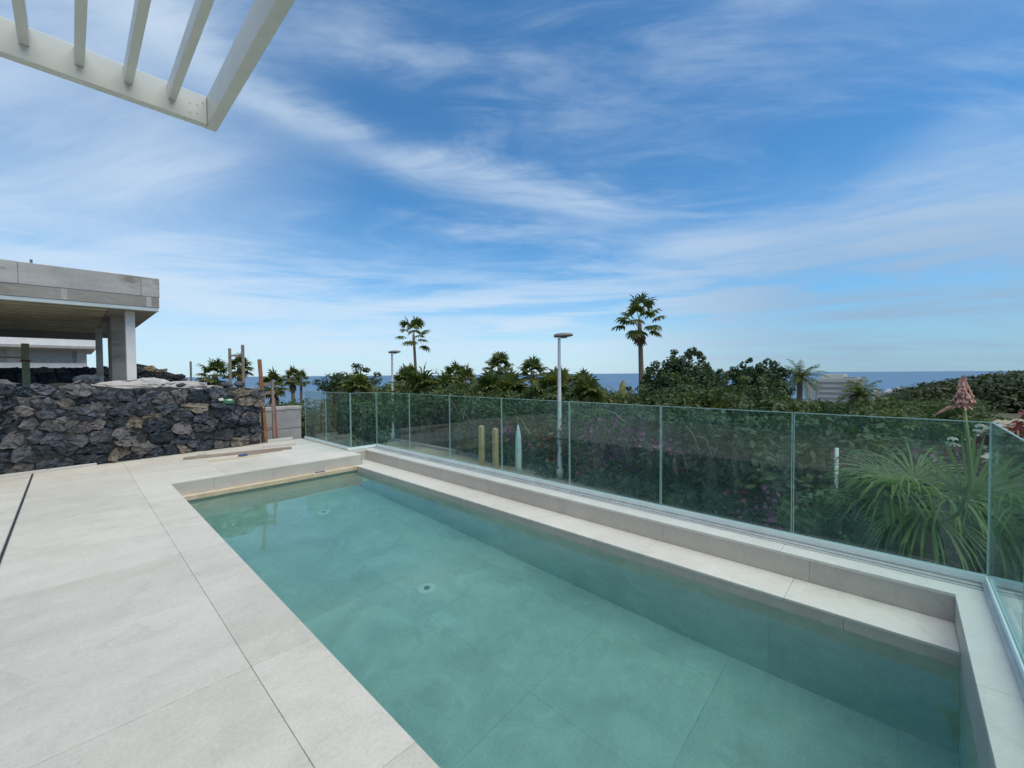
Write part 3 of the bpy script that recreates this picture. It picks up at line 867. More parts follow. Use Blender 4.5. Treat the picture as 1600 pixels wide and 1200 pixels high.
for i, (x, y, z, a, b, c) in enumerate([(0.70, 10.40, 1.29, .55, .30, .13), (1.02, 10.36, 1.33, .34, .24, .14), (1.55, 10.46, 1.27, .42, .28, .13), (0.2, 10.42, 1.30, .34, .24, .10), (1.95, 10.5, 1.20, .34, .24, .10), (2.55, 10.5, 1.14, .34, .2, .10)]):
    lump(mb, (x - wl.location.x, y - wl.location.y, z), (a, b, c), 0, 40 + i, n=14, rough=0.06)
mb.build('mortar_bed', MT['mortar'], wl)
mb = MB()                                             # thin board closing the foot of the wall
mb.obox((-2.6 - wl.location.x, 9.655 - wl.location.y, 0.022), (0.28 - wl.location.x, 9.935 - wl.location.y, 0.022), 0.05, 0.042)
mb.build('foot_board', MT['plank_pale'], wl, bev=0.003)

wr = thing('rear_stone_wall', 'low dark stone wall behind the concrete shell of the neighbouring house', 'stone wall', (0, 30, 1.0))
def top_rear(s):
    x = -6 + s
    return float(np.interp(x, [-6, 0.9, 1.8, 2.5, 3.0, 3.5, 4.2, 4.7], [1.0, 1.0, 1.02, 1.25, 1.12, 0.90, 0.62, 0.25]))
mb = MB(); stone_wall(mb, (-6, 30), (4.7, 30), 1.0, top_rear, 0.62, 0.34, 0.14, 0.02, 0.5, seed=5)
mb.v = [(a, b - 30, c - 1.0) for a, b, c in mb.v]
mb.build('stones', [MT['stone'], MT['joint']], wr)

# crumpled bag stuffed in the wall
bagt = thing('plastic_bag', 'crumpled green and white plastic bag stuffed between the wall stones', 'bag', (2.24, 10.17, 0.97))
mb = MB(); lump(mb, (0, 0, 0), (0.12, 0.05, 0.055), 0, 3, n=7)
mb.build('bag', plain('green plastic film', (0.05, 0.22, 0.12), 0.35), bagt)
mb = MB(); lump(mb, (-0.13, -0.012, 0.045), (0.06, 0.04, 0.035), 0, 5, n=6); lump(mb, (0.02, -0.035, 0.025), (0.055, 0.03, 0.022), 0, 6, n=6)
mb.build('crumple', plain('pale plastic film', (0.55, 0.58, 0.45), 0.35), bagt)

# ------------------------------------------------------------------ things on the far deck
def board(name, a, b, w, h, mat, label, z=0.0):
    t = MB(); c = (Vector((*a, 0)) + Vector((*b, 0))) / 2
    t.obox(Vector((*a, z + h / 2)) - c, Vector((*b, z + h / 2)) - c, w, h)
    ob = t.build(name, mat, None, bev=0.003); ob.location = c
    tag(ob, label, 'plank', 'planks lying on the deck'); return ob
board('plank', (1.36, 9.36), (3.06, 9.06), 0.10, 0.045, MT['plank'], 'long weathered brown plank lying on the deck before the stone wall')
board('plank', (2.30, 8.98), (2.86, 8.99), 0.075, 0.022, MT['plank'], 'short dark brown offcut plank lying in front of the longer one')
board('plank', (2.72, 9.66), (3.30, 9.52), 0.13, 0.05, MT['plank_pale'], 'short pale dusty plank on the deck nearest the block wall')
mb = MB(); mb.box((-0.38, -0.05, 0), (0.38, 0.05, 0.012)); t = mb.build('tile_offcut', MT['sand'], None, bev=0.002)
t.location = (2.02, 8.78, 0.001); t.rotation_euler = (0, 0, R(-6)); tag(t, 'thin sand coloured tile offcut lying flat on the deck beside the planks', 'tile')
mb = MB(); lump(mb, (0, 0, 0.018), (0.09, 0.035, 0.022), 0, 8, n=6); t = mb.build('blue_rag', MT['blue']); t.location = (2.18, 8.93, 0.004)
tag(t, 'small dark blue rag dropped beside the planks on the deck', 'rag')
mb = MB(); lump(mb, (0, 0, 0.02), (0.07, 0.05, 0.035), 0, 9, n=6); t = mb.build('mortar_lump', MT['mortar']); t.location = (1.68, 9.62, 0.004)
tag(t, 'small grey lump of mortar on the deck at the foot of the wall', 'mortar')
mb = MB(); mb.box((-0.08, -0.018, 0), (0.08, 0.018, 0.012)); t = mb.build('tape_strip', MT['blue'], None, bev=0.003); t.location = (2.95, 7.385, -0.1965)
tag(t, 'short strip of blue tape on the sandy lip above the water', 'tape')

# formwork frame, block wall at the plot corner
fr = thing('formwork_frame', 'rusty and timber formwork frame at the right end of the stone wall', 'formwork', (3.0, 10.45, 0))
def fpart(name, a, b, w, h, mat):
    m = MB(); m.obox(Vector(a) - fr.location, Vector(b) - fr.location, w, h); m.build(name, mat, fr, bev=0.003)
fpart('rusty_post', (2.99, 10.42, 0.0), (2.90, 10.42, 1.86), 0.066, 0.066, MT['rust'])
fpart('grey_post', (3.17, 10.46, 0.0), (3.16, 10.46, 1.38), 0.05, 0.05, MT['oldwood'])
for z in (0.30, 1.10, 1.30): fpart('rung', (2.98, 10.50, z), (3.20, 10.50, z), 0.05, 0.07, MT['oldwood'])
fpart('base_rail', (2.98, 10.28, 0.035), (3.5, 10.28, 0.035), 0.06, 0.07, MT['plank_pale'])
tp = thing('barrier_tape', 'red and white barrier tape hanging beside the formwork frame', 'tape', (3.26, 10.56, 0.0))
for nm, dx_, m_ in (('red_strip', 0.0, 'red'), ('white_strip', -0.06, 'white')):
    m = MB(); m.obox((dx_, 0, 0.0), (dx_ - .03, 0, 0.98 if nm[0] == 'r' else 0.86), 0.035, 0.006, up=(0, 1, 0)); m.build(nm, MT[m_], tp)
bw_ = thing('block_wall', 'grey rendered block wall with pale capping between stone wall and glass', 'wall', (3.7, 11.5, -2))
m = MB(); m.box((-0.75, 0, 0), (0.44, 0.2, 2.13)); m.box((-0.75, -0.006, 2.14), (0.44, 0.2, 2.62)); m.build('wall_body', MT['greyblock'], bw_, bev=0.006)
m = MB(); m.box((-0.77, -0.025, 2.62), (0.455, 0.225, 2.70)); m.build('capping', MT['mortar'], bw_, bev=0.006)

# loose timber frame standing behind the wall
hf = thing('timber_frame', 'tall H shaped timber frame standing behind the stone wall against the sky', 'timber frame', (3.68, 15.55, -2.1))
m = MB(); m.obox((-0.17, 0.06, 0), (-0.17, 0.06, 4.47), 0.07, 0.07); m.build('post', MT['oldwood'], hf)
m = MB(); m.obox((0.18, -0.02, 0), (0.17, -0.02, 4.59), 0.075, 0.075); m.build('post', MT['oldwood'], hf)
m = MB(); m.obox((-0.22, 0.02, 4.23), (0.22, 0.02, 4.27), 0.04, 0.06); m.build('crossbar', MT['oldwood'], hf)
sp_ = MB(); sp_.tube([(3.17, 19.75, 0.4), (3.17, 19.75, 2.06)], 0.035, 8); t = sp_.build('steel_post', MT['lamphead'])
tag(t, 'single thin dark post behind the stone wall right of the rubble', 'post')

# ------------------------------------------------------------------ neighbouring concrete house
nh = thing('concrete_house', 'unfinished raw concrete house shell with deep roof edge beyond the stone wall', 'house', (-4, 25, 1.1))
o2 = nh.location
def nbox(name, a, b, mat, bev=0.01):
    m = MB(); m.box(Vector(a) - o2, Vector(b) - o2); return m.build(name, MT[mat], nh, bev=bev)
FYB = 18.9
for xa, xb, dz_ in ((-14, -0.963, 0.008), (-0.959, 1.738, 0.0), (1.741, 2.22, -0.004)): nbox('parapet', (xa, FYB - dz_ * 0.3, 4.245), (xb, 33.2, 4.90 + dz_), 'concrete', 0.018)
for xa in (-0.12, 1.86): nbox('patch', (xa, FYB + 0.004, 3.89), (xa + 0.14, FYB + 0.05, 4.235), 'concrete', 0.01)
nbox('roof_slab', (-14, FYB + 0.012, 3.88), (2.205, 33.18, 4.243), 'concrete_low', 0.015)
nbox('edge_trim', (-14, FYB + 0.03, 3.76), (2.19, FYB + 0.20, 3.878), 'drip', 0.004)
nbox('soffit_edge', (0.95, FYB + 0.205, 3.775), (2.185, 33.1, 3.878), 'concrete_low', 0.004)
m = MB()
y = FYB + 0.45
while y < 32.6:
    m.box(Vector((-13.9, y, 3.74)) - o2, Vector((0.93, y + 0.42, 3.877)) - o2, tint=random.random()); y += 1.05
m.box(Vector((-13.9, FYB + 0.21, 3.845)) - o2, Vector((0.94, 33.0, 3.8765)) - o2)
m.build('soffit_rib', MT['soffit'], nh)
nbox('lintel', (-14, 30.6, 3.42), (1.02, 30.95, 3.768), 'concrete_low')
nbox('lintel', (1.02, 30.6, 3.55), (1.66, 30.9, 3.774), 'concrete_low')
nbox('column', (1.37, 19.6, 0.9), (1.62, 19.85, 3.774), 'white', 0.008)
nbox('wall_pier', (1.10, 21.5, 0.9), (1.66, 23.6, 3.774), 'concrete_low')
nbox('column', (0.86, 27.0, 0.9), (1.09, 27.23, 3.768), 'concrete', 0.008)
m = MB(); m.tube([Vector((-0.70, 19.0, 4.88)) - o2, Vector((-0.70, 19.0, 5.02)) - o2], 0.03, 8); m.build('rebar_stub', MT['lamphead'], nh)

pp = thing('prop_post', 'yellowish timber prop post standing under the concrete house', 'post', (-1.25, 27.0, 1.0))
m = MB(); m.box((-0.11, -0.09, 0), (0.11, 0.09, 1.93)); m.build('shaft', MT['yellowwood'], pp, bev=0.006)
m = MB(); m.box((-3.6, -0.13, 1.30), (-0.112, -0.095, 1.37)); m.build('rail', MT['yellowwood'], pp)
m = MB(); m.box((-0.14, -0.12, 1.16), (0.15, -0.092, 1.24)); m.build('clamp', MT['rust'], pp)

wh = thing('white_house', 'long white flat roofed house seen beneath the concrete slab', 'house', (-5, 46, 0))
o3 = wh.location
def wbox(name, a, b, mat, bev=0.0):
    m = MB(); m.box(Vector(a) - o3, Vector(b) - o3); return m.build(name, MT[mat], wh, bev=bev)
wbox('parapet', (-16, 45, 3.80), (1.42, 56, 4.55), 'white', 0.02)
wbox('roof_overhang', (-16, 44.6, 3.62), (1.45, 56, 3.797), 'greyblock')
wbox('wall', (-16, 46, 0), (0.95, 55.5, 3.615), 'greyblock')
wbox('lower_band', (-16, 45.95, 0.2), (0.9, 45.998, 2.55), 'white')
wbox('window', (-2.3, 45.96, 2.6), (0.1, 45.998, 3.45), 'greyglass')
wbox('window', (-8.3, 45.96, 2.6), (-3.0, 45.998, 3.45), 'greyglass')
wbox('window', (0.2, 45.96, 2.6), (0.42, 45.998, 3.45), 'window')
m = MB()
for k in range(14): m.tube([Vector((-12 + k, 45.05, 4.54)) - o3, Vector((-12 + k, 45.05, 4.95)) - o3], 0.02, 6)
m.tube([Vector((-12.5, 45.05, 4.94)) - o3, Vector((1.3, 45.05, 4.94)) - o3], 0.02, 6)
m.build('roof_rail', MT['lampgrey'], wh)

# ------------------------------------------------------------------ street furniture
def street_lamp(x, y, zb, h, label, head_dir):
    t = thing('street_lamp', label, 'street lamp', (x, y, zb), 'lamps along the street below')
    m = MB(); m.lathe([(0.11, 0), (0.11, 0.35), (0.075, 0.37), (0.045, h - 0.08), (0.045, h)], 14); m.build('pole', MT['lampgrey'], t, smooth=True)
    hd = Vector((math.cos(R(head_dir)), math.sin(R(head_dir)), 0)); sd_ = Vector((-hd.y, hd.x, 0))
    m = MB()
    prof = [(-0.16, 0.07, 0.07), (-0.10, 0.115, 0.10), (0.10, 0.16, 0.12), (0.30, 0.15, 0.10), (0.42, 0.08, 0.05)]
    V, F = [], []
    for s_, w_, th in prof:
        for k in range(10):
            a = 2 * math.pi * k / 10
            p = hd * s_ + sd_ * (w_ * math.cos(a)); V.append((p.x, p.y, h + 0.07 + 0.05 * s_ + th * (0.75 if math.sin(a) > 0 else 0.5) * math.sin(a)))
    for i in range(len(prof) - 1):
        for k in range(10): F.append((i * 10 + k, i * 10 + (k + 1) % 10, (i + 1) * 10 + (k + 1) % 10, (i + 1) * 10 + k))
    F += [tuple(range(9, -1, -1)), tuple(40 + k for k in range(10))]
    m.add(V, F); hdo = m.build('lamp_head', MT['lamphead'], t, smooth=True)
    m = MB(); c = hd * 0.15
    m.lathe([(0.02, h - 0.002), (0.10, h - 0.001), (0.09, h + 0.02)], 14, (c.x, c.y, 0.0)); m.build('lens', MT['lens'], hdo)
street_lamp(10.40, 7.75, -1.82, 4.40, 'tall grey street lamp, nearer one directly behind the glass', -48)
street_lamp(11.0, 18.5, -1.82, 4.35, 'grey street lamp farther down the street, beyond the left glass panels', -48)

def wpost(x, y, h, label):
    m = MB(); m.box((-0.085, -0.07, 0), (0.085, 0.07, h - 0.04)); m.add([(-.085, -.07, h - .04), (.085, -.07, h - .04), (.085, .07, h - .04), (-.085, .07, h - .04), (0, 0, h)], [(0, 1, 4), (1, 2, 4), (2, 3, 4), (3, 0, 4)])
    t = m.build('wooden_post', MT['wood'], None, bev=0.008); t.location = (x, y, -1.82); tag(t, label, 'post', 'timber posts by the street')
wpost(9.95, 10.85, 1.50, 'pale square timber post on the pavement, left one of the pair')
wpost(9.98, 10.18, 1.46, 'pale square timber post on the pavement, right one nearer the lamp')
m = MB(); m.lathe([(0.115, 0), (0.10, 0.5), (0.105, 0.9), (0.088, 1.35), (0.05, 1.52), (0.012, 1.68)], 12); t = m.build('wrapped_post', MT['mint'], None, smooth=True); t.location = (9.75, 8.9, -1.82)
tag(t, 'pale pointed post, plastic wrapped, standing left of the near lamp', 'post')
m = MB(); m.tube([(0, 0, 0), (0, 0, 2.0)], 0.028, 10); t = m.build('marker_pole', MT['white'], None, smooth=True); t.location = (8.96, 0.80, -1.82)
tag(t, 'slim white marker pole in front of the flowering hedge', 'pole')


# ------------------------------------------------------------------ palms
def fan_frond(base, dirv, pet, rad_, nb=16, spread=260, droop=0.35, width=0.20, seg=2, fold=0.25):
    """returns quads of one fan leaf: petiole from base along dirv, blades radiating"""
    d = Vector(dirv).normalized()
    side = d.cross(Vector((0, 0, 1)))
    side = side.normalized() if side.length > 1e-3 else Vector((1, 0, 0))
    nrm = side.cross(d).normalized()
    Q = []
    base = Vector(base); hub = base + d * pet + Vector((0, 0, -0.12 * pet * (1 - abs(d.z))))
    w = 0.018 * max(pet, 0.5)
    Q.append([base - side * w, base + side * w, hub + side * w, hub - side * w])
    for k in range(nb):
        a = R(-spread / 2 + spread * k / (nb - 1) + random.uniform(-4, 4))
        bd = d * math.cos(a) + side * math.sin(a) + nrm * fold * (0.6 if k % 2 else 0.2)
        bd.normalize()
        L = rad_ * (0.78 + 0.22 * math.cos(a * 0.7)) * random.uniform(0.9, 1.06)
        t = bd.cross(nrm).normalized()
        prev, pw = hub, width * rad_ * 0.15
        cur = bd.copy()
        for s in range(seg):
            cur = (cur + Vector((0, 0, -droop * (0.4 + 0.9 * s) / seg * 1.4))).normalized()
            nx_ = prev + cur * (L / seg)
            nw = width * rad_ * 0.5 * (1.0 if s < seg - 1 else 0.08)
            Q.append([prev - t * pw, prev + t * pw, nx_ + t * nw, nx_ - t * nw])
            prev, pw = nx_, nw
    return Q


def pinnate_frond(base, az_, elv, L, n=22, leaf=0.45, droop=1.0, width=0.05):
    Q = []
    p = Vector(base); e = elv
    st = L / n
    hd = Vector((math.cos(az_), math.sin(az_), 0)); sd_ = Vector((-hd.y, hd.x, 0))
    for i in range(n):
        u = i / (n - 1)
        d = hd * math.cos(e) + Vector((0, 0, math.sin(e)))
        q = p + d * st
        up = sd_.cross(d)
        w = 0.03 * (1 - u) * L / 3 + 0.006
        Q.append([p - sd_ * w, p + sd_ * w, q + sd_ * w * .8, q - sd_ * w * .8])
        ll = leaf * math.sin(math.pi * min(1, 0.16 + u * 0.80)) ** 0.7
        for s in (-1, 1):
            ld = (sd_ * s * 0.85 + d * 0.65 + up * random.uniform(-0.3, 0.35) + Vector((0, 0, -0.20))).normalized()
            wv = d * width * 0.5
            mid = p + ld * ll * 0.5 + up * 0.02
            tip = p + ld * ll + Vector((0, 0, -0.22 * ll))
            Q.append([p - wv, p + wv, mid + wv * 0.9, mid - wv * 0.9]); Q.append([mid - wv * .9, mid + wv * .9, tip + wv * .1, tip - wv * .1])
        p = q; e -= droop / n * (0.5 + u)
    return Q


def qobj(name, Q, mat, parent, lo=0.0, hi=1.0, per=1):
    V = np.array([[tuple(p) for p in q] for q in Q], dtype=np.float64)
    T = rng.uniform(lo, hi, len(V))
    return quads_obj(name, V, T, mat, parent)


def fan_palm(x, y, zb, ztop, label, fr=0.75, nf=22, trunk_r=0.14, skirt=True, lean=(0, 0), group='fan palms beyond the street', pet=0.7, min_el=-35):
    t = thing('fan_palm', label, 'palm tree', (x, y, zb), group)
    h = ztop - zb
    m = MB(); pts = [(lean[0] * (u ** 2), lean[1] * (u ** 2), h * u) for u in np.linspace(0, 1, 9)]
    m.tube(pts, [trunk_r * (1.25 - 0.45 * u) for u in np.linspace(0, 1, 9)], 10); m.build('trunk', MT['palmbark'], t, smooth=True)
    top = Vector(pts[-1]); Q = []
    for k in range(nf):
        a = k * 2.39996 + random.uniform(-.3, .3)
        e = R(85 - (85 - min_el) * (k / (nf - 1)) ** 0.8 + random.uniform(-8, 8))
        d = (math.cos(a) * math.cos(e), math.sin(a) * math.cos(e), math.sin(e))
        Q += fan_frond(top + Vector((0, 0, -0.25 * k / nf)), d, pet * random.uniform(0.8, 1.2), fr * random.uniform(0.85, 1.1), 17, 220, 0.65, 0.17, 3)
    qobj('crown', Q, MT['palm'], t)
    if skirt:
        Q = []
        for k in range(14):
            a = k * 2.39996; e = R(random.uniform(-80, -60))
            d = (math.cos(a) * math.cos(e), math.sin(a) * math.cos(e), math.sin(e))
            Q += fan_frond(top + Vector((0, 0, -0.45 - 0.5 * (k / 14))), d, 0.25, fr * 0.75, 9, 80, 0.3)
        qobj('dead_skirt', Q, MT['skirt'], t)
    return t


def date_palm(x, y, zb, ztop, label, L=1.7, nf=34, trunk_r=0.2, group='feather palms in the garden', mat='datepalm', leaf=0.42, width=0.05, up=80, lo=-25):
    t = thing('date_palm', label, 'palm tree', (x, y, zb), group)
    h = max(0.3, ztop - zb - L * 0.55)
    m = MB(); m.tube([(0, 0, h * u) for u in np.linspace(0, 1, 6)], [trunk_r * 1.1, trunk_r, trunk_r, trunk_r * .95, trunk_r * .95, trunk_r * 0.8], 10); m.build('trunk', MT['palmbark'], t, smooth=True)
    Q = []
    for k in range(nf):
        a = k * 2.39996 + random.uniform(-.2, .2); e = R(up - (up - lo) * (k / (nf - 1)) ** 0.9 + random.uniform(-7, 7))
        Q += pinnate_frond((0, 0, h + 0.02), a, e, L * random.uniform(0.85, 1.1), 20, leaf, 1.3, width)
    qobj('crown', Q, MT[mat], t)
    return t


fan_palm(27.0, 13.07, gz(27, 13), 5.05, 'tallest fan palm with brown skirt, standing left of the dark ficus trees', 0.95, 19, 0.17, True, (-0.15, 0.1), pet=1.15, min_el=-28)
fan_palm(23.42, 34.86, gz(23, 35), 5.35, 'tall thin fan palm rising alone over the garden, behind the farther lamp', 0.95, 14, 0.15, False, (-0.2, 0.15), pet=1.25, min_el=-25)
fan_palm(24.07, 24.01, gz(24, 24), 2.0, 'bushy fan palm with round crown midway between the two lamps', 0.85, 26, 0.2, True, pet=0.75)
fan_palm(27.43, 23.31, gz(27, 23), 1.6, 'bushy fan palm close left of the near lamp pole', 0.9, 24, 0.2, False, pet=0.75)
fan_palm(22.71, 27.94, gz(22, 28), 1.25, 'low fan palm right of the tall thin palm', 0.85, 24, 0.2, False, pet=0.75)
fan_palm(20.68, 31.88, gz(20, 32), 1.35, 'low fan palm just right of the farther lamp', 0.8, 22, 0.2, False, pet=0.6)
fan_palm(14.63, 42.56, gz(14, 42), 1.4, 'small fan palm before the sea, the taller of two by the glass corner', 0.68, 20, 0.16, True, pet=0.5)
fan_palm(16.31, 45.14, gz(16, 45), 1.1, 'small fan palm before the sea, the shorter and thinner of two', 0.6, 18, 0.13, False, pet=0.5)
fan_palm(8.73, 28.70, gz(8, 28), 0.95, 'dark fan palm behind the rusty formwork frame', 0.6, 20, 0.15, True, pet=0.45)
fan_palm(5.84, 29.43, 0.2, 1.60, 'wide fan palm looking over the stone wall left of the timber frame', 0.62, 22, 0.18, False, pet=0.5)
fan_palm(6.10, 25.27, 0.0, 2.05, 'narrow fan palm seen through the H shaped timber frame', 0.5, 16, 0.14, False, pet=0.3)
fan_palm(23.38, 15.41, gz(23, 15), 0.55, 'low pale fan palm right of the near lamp pole', 0.75, 22, 0.18, False, pet=0.6)
fan_palm(21.6, 25.4, gz(21, 25), 0.95, 'low fan palm below and left of the round crowned one', 0.85, 22, 0.2, False, pet=0.6)
fan_palm(18.3, 29.0, gz(18, 29), 0.9, 'low fan palm just left of the farther lamp', 0.8, 20, 0.2, False, pet=0.6)
fan_palm(25.6, 18.8, gz(25, 19), 0.85, 'low fan palm whose crown sits behind the near lamp pole', 0.85, 22, 0.2, False, pet=0.6)
for k, (a_, D_, zt_) in enumerate([(37.5, 21, 0.75), (40.5, 24, 0.6), (43.5, 22, 0.55), (46.5, 23, 0.75), (49.5, 22, 0.8), (52.5, 24, 0.8), (55.5, 22, 0.85), (58, 25, 0.95), (33, 20.5, 0.45), (63.5, 26, 0.7)]):
    x_, y_ = D_ * math.cos(R(a_)), D_ * math.sin(R(a_))
    (date_palm if k % 3 == 1 else fan_palm)(x_, y_, gz(x_, y_), zt_ - (0.35 if k % 3 != 1 else 0), 'low bushy palm crown packed among the garden palms just above the glass', 1.5 if k % 3 == 1 else 0.9, 24, 0.18, group='low palms packed in the garden')
date_palm(37.59, 5.60, gz(37, 5), 2.0, 'feather palm standing right of the ficus trees and left of the hotel', 1.9, 34)
date_palm(31.95, 1.77, gz(32, 2), 0.75, 'yellow green feather palm in front of the pale hotel', 1.3, 28)

# banana-like plant left of the tall palm
bt = thing('banana_plant', 'yellowish broad leaved banana plant left of the tall palm trunk', 'plant', (21.1, 11.4, gz(21, 11)))
Q = []
zb_ = 1.9
for k, (a, e, L) in enumerate([(0.4, 80, 1.5), (2.2, 70, 1.4), (2.9, 30, 1.5), (2.5, 12, 1.4), (4.6, 62, 1.2), (5.6, 25, 1.3), (1.2, 40, 1.2), (3.6, 48, 1.3)]):
    p = Vector((0, 0, zb_)); e = R(e); hd = Vector((math.cos(a), math.sin(a), 0)); s_ = Vector((-hd.y, hd.x, 0))
    for i in range(7):
        d_ = hd * math.cos(e) + Vector((0, 0, math.sin(e))); q = p + d_ * L / 7
        w0, w1 = (0.20 * math.sin(math.pi * min(1, max(0.04, (i + j) / 7.2))) for j in (0, 1))
        up_ = s_.cross(d_) * 0.25
        for s in (-1, 1): Q.append([p, p + (s_ * s + up_) * w0, q + (s_ * s + up_) * w1, q])
        p = q; e -= 0.16
qobj('foliage', Q, MT['banana'], bt)
m = MB(); m.tube([(0, 0, 0), (0, 0, zb_ + 0.05)], [0.16, 0.1], 8); m.build('stem', MT['stalk'], bt)

# ------------------------------------------------------------------ broadleaf trees
def tree(name, x, y, zb, label, cat, rx, ry, zlo, zhi, nc, rc, per, size, mat, group=None, seed=1, aspect=0.5, flat=0.75):
    t = thing(name, label, cat, (x, y, zb), group)
    rg = np.random.default_rng(seed)
    cz, hz_ = (zlo + zhi) / 2 - zb, (zhi - zlo) / 2
    cs, rs = [], []
    while len(cs) < nc:
        d = rg.normal(size=3); d /= np.linalg.norm(d)
        r_ = rg.uniform(0.35, 1.0) ** 0.6
        if d[2] < -0.75: continue
        cr = rc * rg.uniform(0.6, 1.25)
        cs.append((d[0] * r_ * (rx - cr * .6), d[1] * r_ * (ry - cr * .6), cz + d[2] * r_ * (hz_ - cr * 0.6))); rs.append(cr)
    for k in range(nc // 2):                                     # loose sprays breaking the outline
        a_ = rg.uniform(0, 6.283); e_ = rg.uniform(0.15, 1.5); q_ = rg.uniform(0.88, 1.10)
        cs.append((math.cos(a_) * math.cos(e_) * rx * q_, math.sin(a_) * math.cos(e_) * ry * q_, cz + math.sin(e_) * hz_ * q_)); rs.append(rc * rg.uniform(0.22, 0.48))
    V, T = clump_leaves(cs, rs, per, size, aspect, flat)
    quads_obj('crown', V, T, MT[mat], t)
    m = MB()
    hh = cz - hz_ * 0.4
    m.tube([(0, 0, 0), (0.05, 0.02, hh * 0.5), (0, 0, hh)], [0.26, 0.2, 0.16], 9)
    for k in range(0, nc, max(1, nc // 12)):
        c = cs[k]; m.tube([(0, 0, hh * rg.uniform(0.6, 1)), (c[0] * .5, c[1] * .5, (hh + c[2]) / 2), c], [0.11, 0.07, 0.03], 6)
    m.build('trunk', MT['bark'], t, smooth=True)
    return t

tree('ficus_tree', 24.6, 9.3, gz(24, 9), 'big dark dense ficus tree just right of the tallest palm', 'tree', 2.55, 2.6, -1.6, 2.62, 44, 0.66, 620, 0.11, 'ficus', 'dark ficus trees beyond the hedge', 21)
tree('ficus_tree', 29.0, 6.6, gz(29, 7), 'dark dense ficus tree farther right, nearest the pale hotel', 'tree', 2.3, 2.2, -1.8, 2.22, 38, 0.66, 560, 0.12, 'ficus', 'dark ficus trees beyond the hedge', 22)
tree('dense_tree', 13.6, 27.6, gz(13, 27), 'dark loose branched tree left of the farther lamp', 'tree', 2.6, 2.3, -1.5, 2.1, 34, 0.62, 520, 0.12, 'ficus', None, 23, 0.3)
tree('shrub_tree', 20.2, 8.3, gz(20, 8), 'grey green bushy tree in front of the ficus pair', 'tree', 2.9, 2.3, -1.8, 1.25, 36, 0.55, 620, 0.10, 'leafy', 'bushy garden trees', 24)
tree('shrub_tree', 22.5, 5.4, gz(22, 5), 'green bushy tree under the right hand ficus', 'tree', 2.7, 2.3, -1.8, 1.15, 34, 0.55, 620, 0.10, 'leafy', 'bushy garden trees', 25)


# far and mid thickets: one mass each
def thicket(name, az0, az1, d0, d1, prof, n, rc, per, size, mat, seed, low=2.5):
    rg = np.random.default_rng(seed); cs, rs = [], []
    ax, ez = zip(*prof)
    for _ in range(n):
        a = rg.uniform(az0, az1); D = rg.uniform(d0, d1)
        zt = EYE + D * float(np.interp(a, ax, ez)); r_ = rc * rg.uniform(0.55, 1.3)
        if rg.uniform() < 0.25: r_ *= 0.5; zt += rg.uniform(0, 0.010) * D
        z = zt - r_ * 0.7 - abs(rg.normal(0, 0.35)) * low
        cs.append((D * math.cos(R(a)), D * math.sin(R(a)), z)); rs.append(r_)
    V, T = clump_leaves(cs, rs, per, size, 0.5, 0.75)
    t = quads_obj(name, V, T, MT[mat]); tag(t, kind='stuff'); return t
thicket('garden_thicket', 9, 62, 19, 30, [(9, -0.052), (14, -0.034), (20, -0.032), (30, -0.036), (36, -0.030), (45, -0.022), (52, -0.018), (58, -0.012), (62, -0.02)], 330, 0.9, 420, 0.10, 'leafy', 31)
thicket('lower_garden_thicket', -9, 13, 20, 36, [(-9, -0.088), (-5, -0.076), (0, -0.066), (6, -0.056), (13, -0.045)], 210, 0.85, 400, 0.10, 'leafy', 32)
thicket('hillside_wood', -14, 8, 70, 135, [(-14, 0.0), (-8.5, -0.004), (-6.5, -0.002), (-5, -0.012), (-3, -0.019), (-1, -0.026), (0.4, -0.036), (2, -0.056), (8, -0.062)], 300, 2.7, 85, 0.24, 'farleaf', 33, 4.0)
thicket('near_wood', -14, 4, 34, 60, [(-14, -0.075), (-5.5, -0.072), (-4.5, -0.046), (0, -0.052), (4, -0.056)], 130, 1.2, 260, 0.14, 'leafy', 34, 2.0)


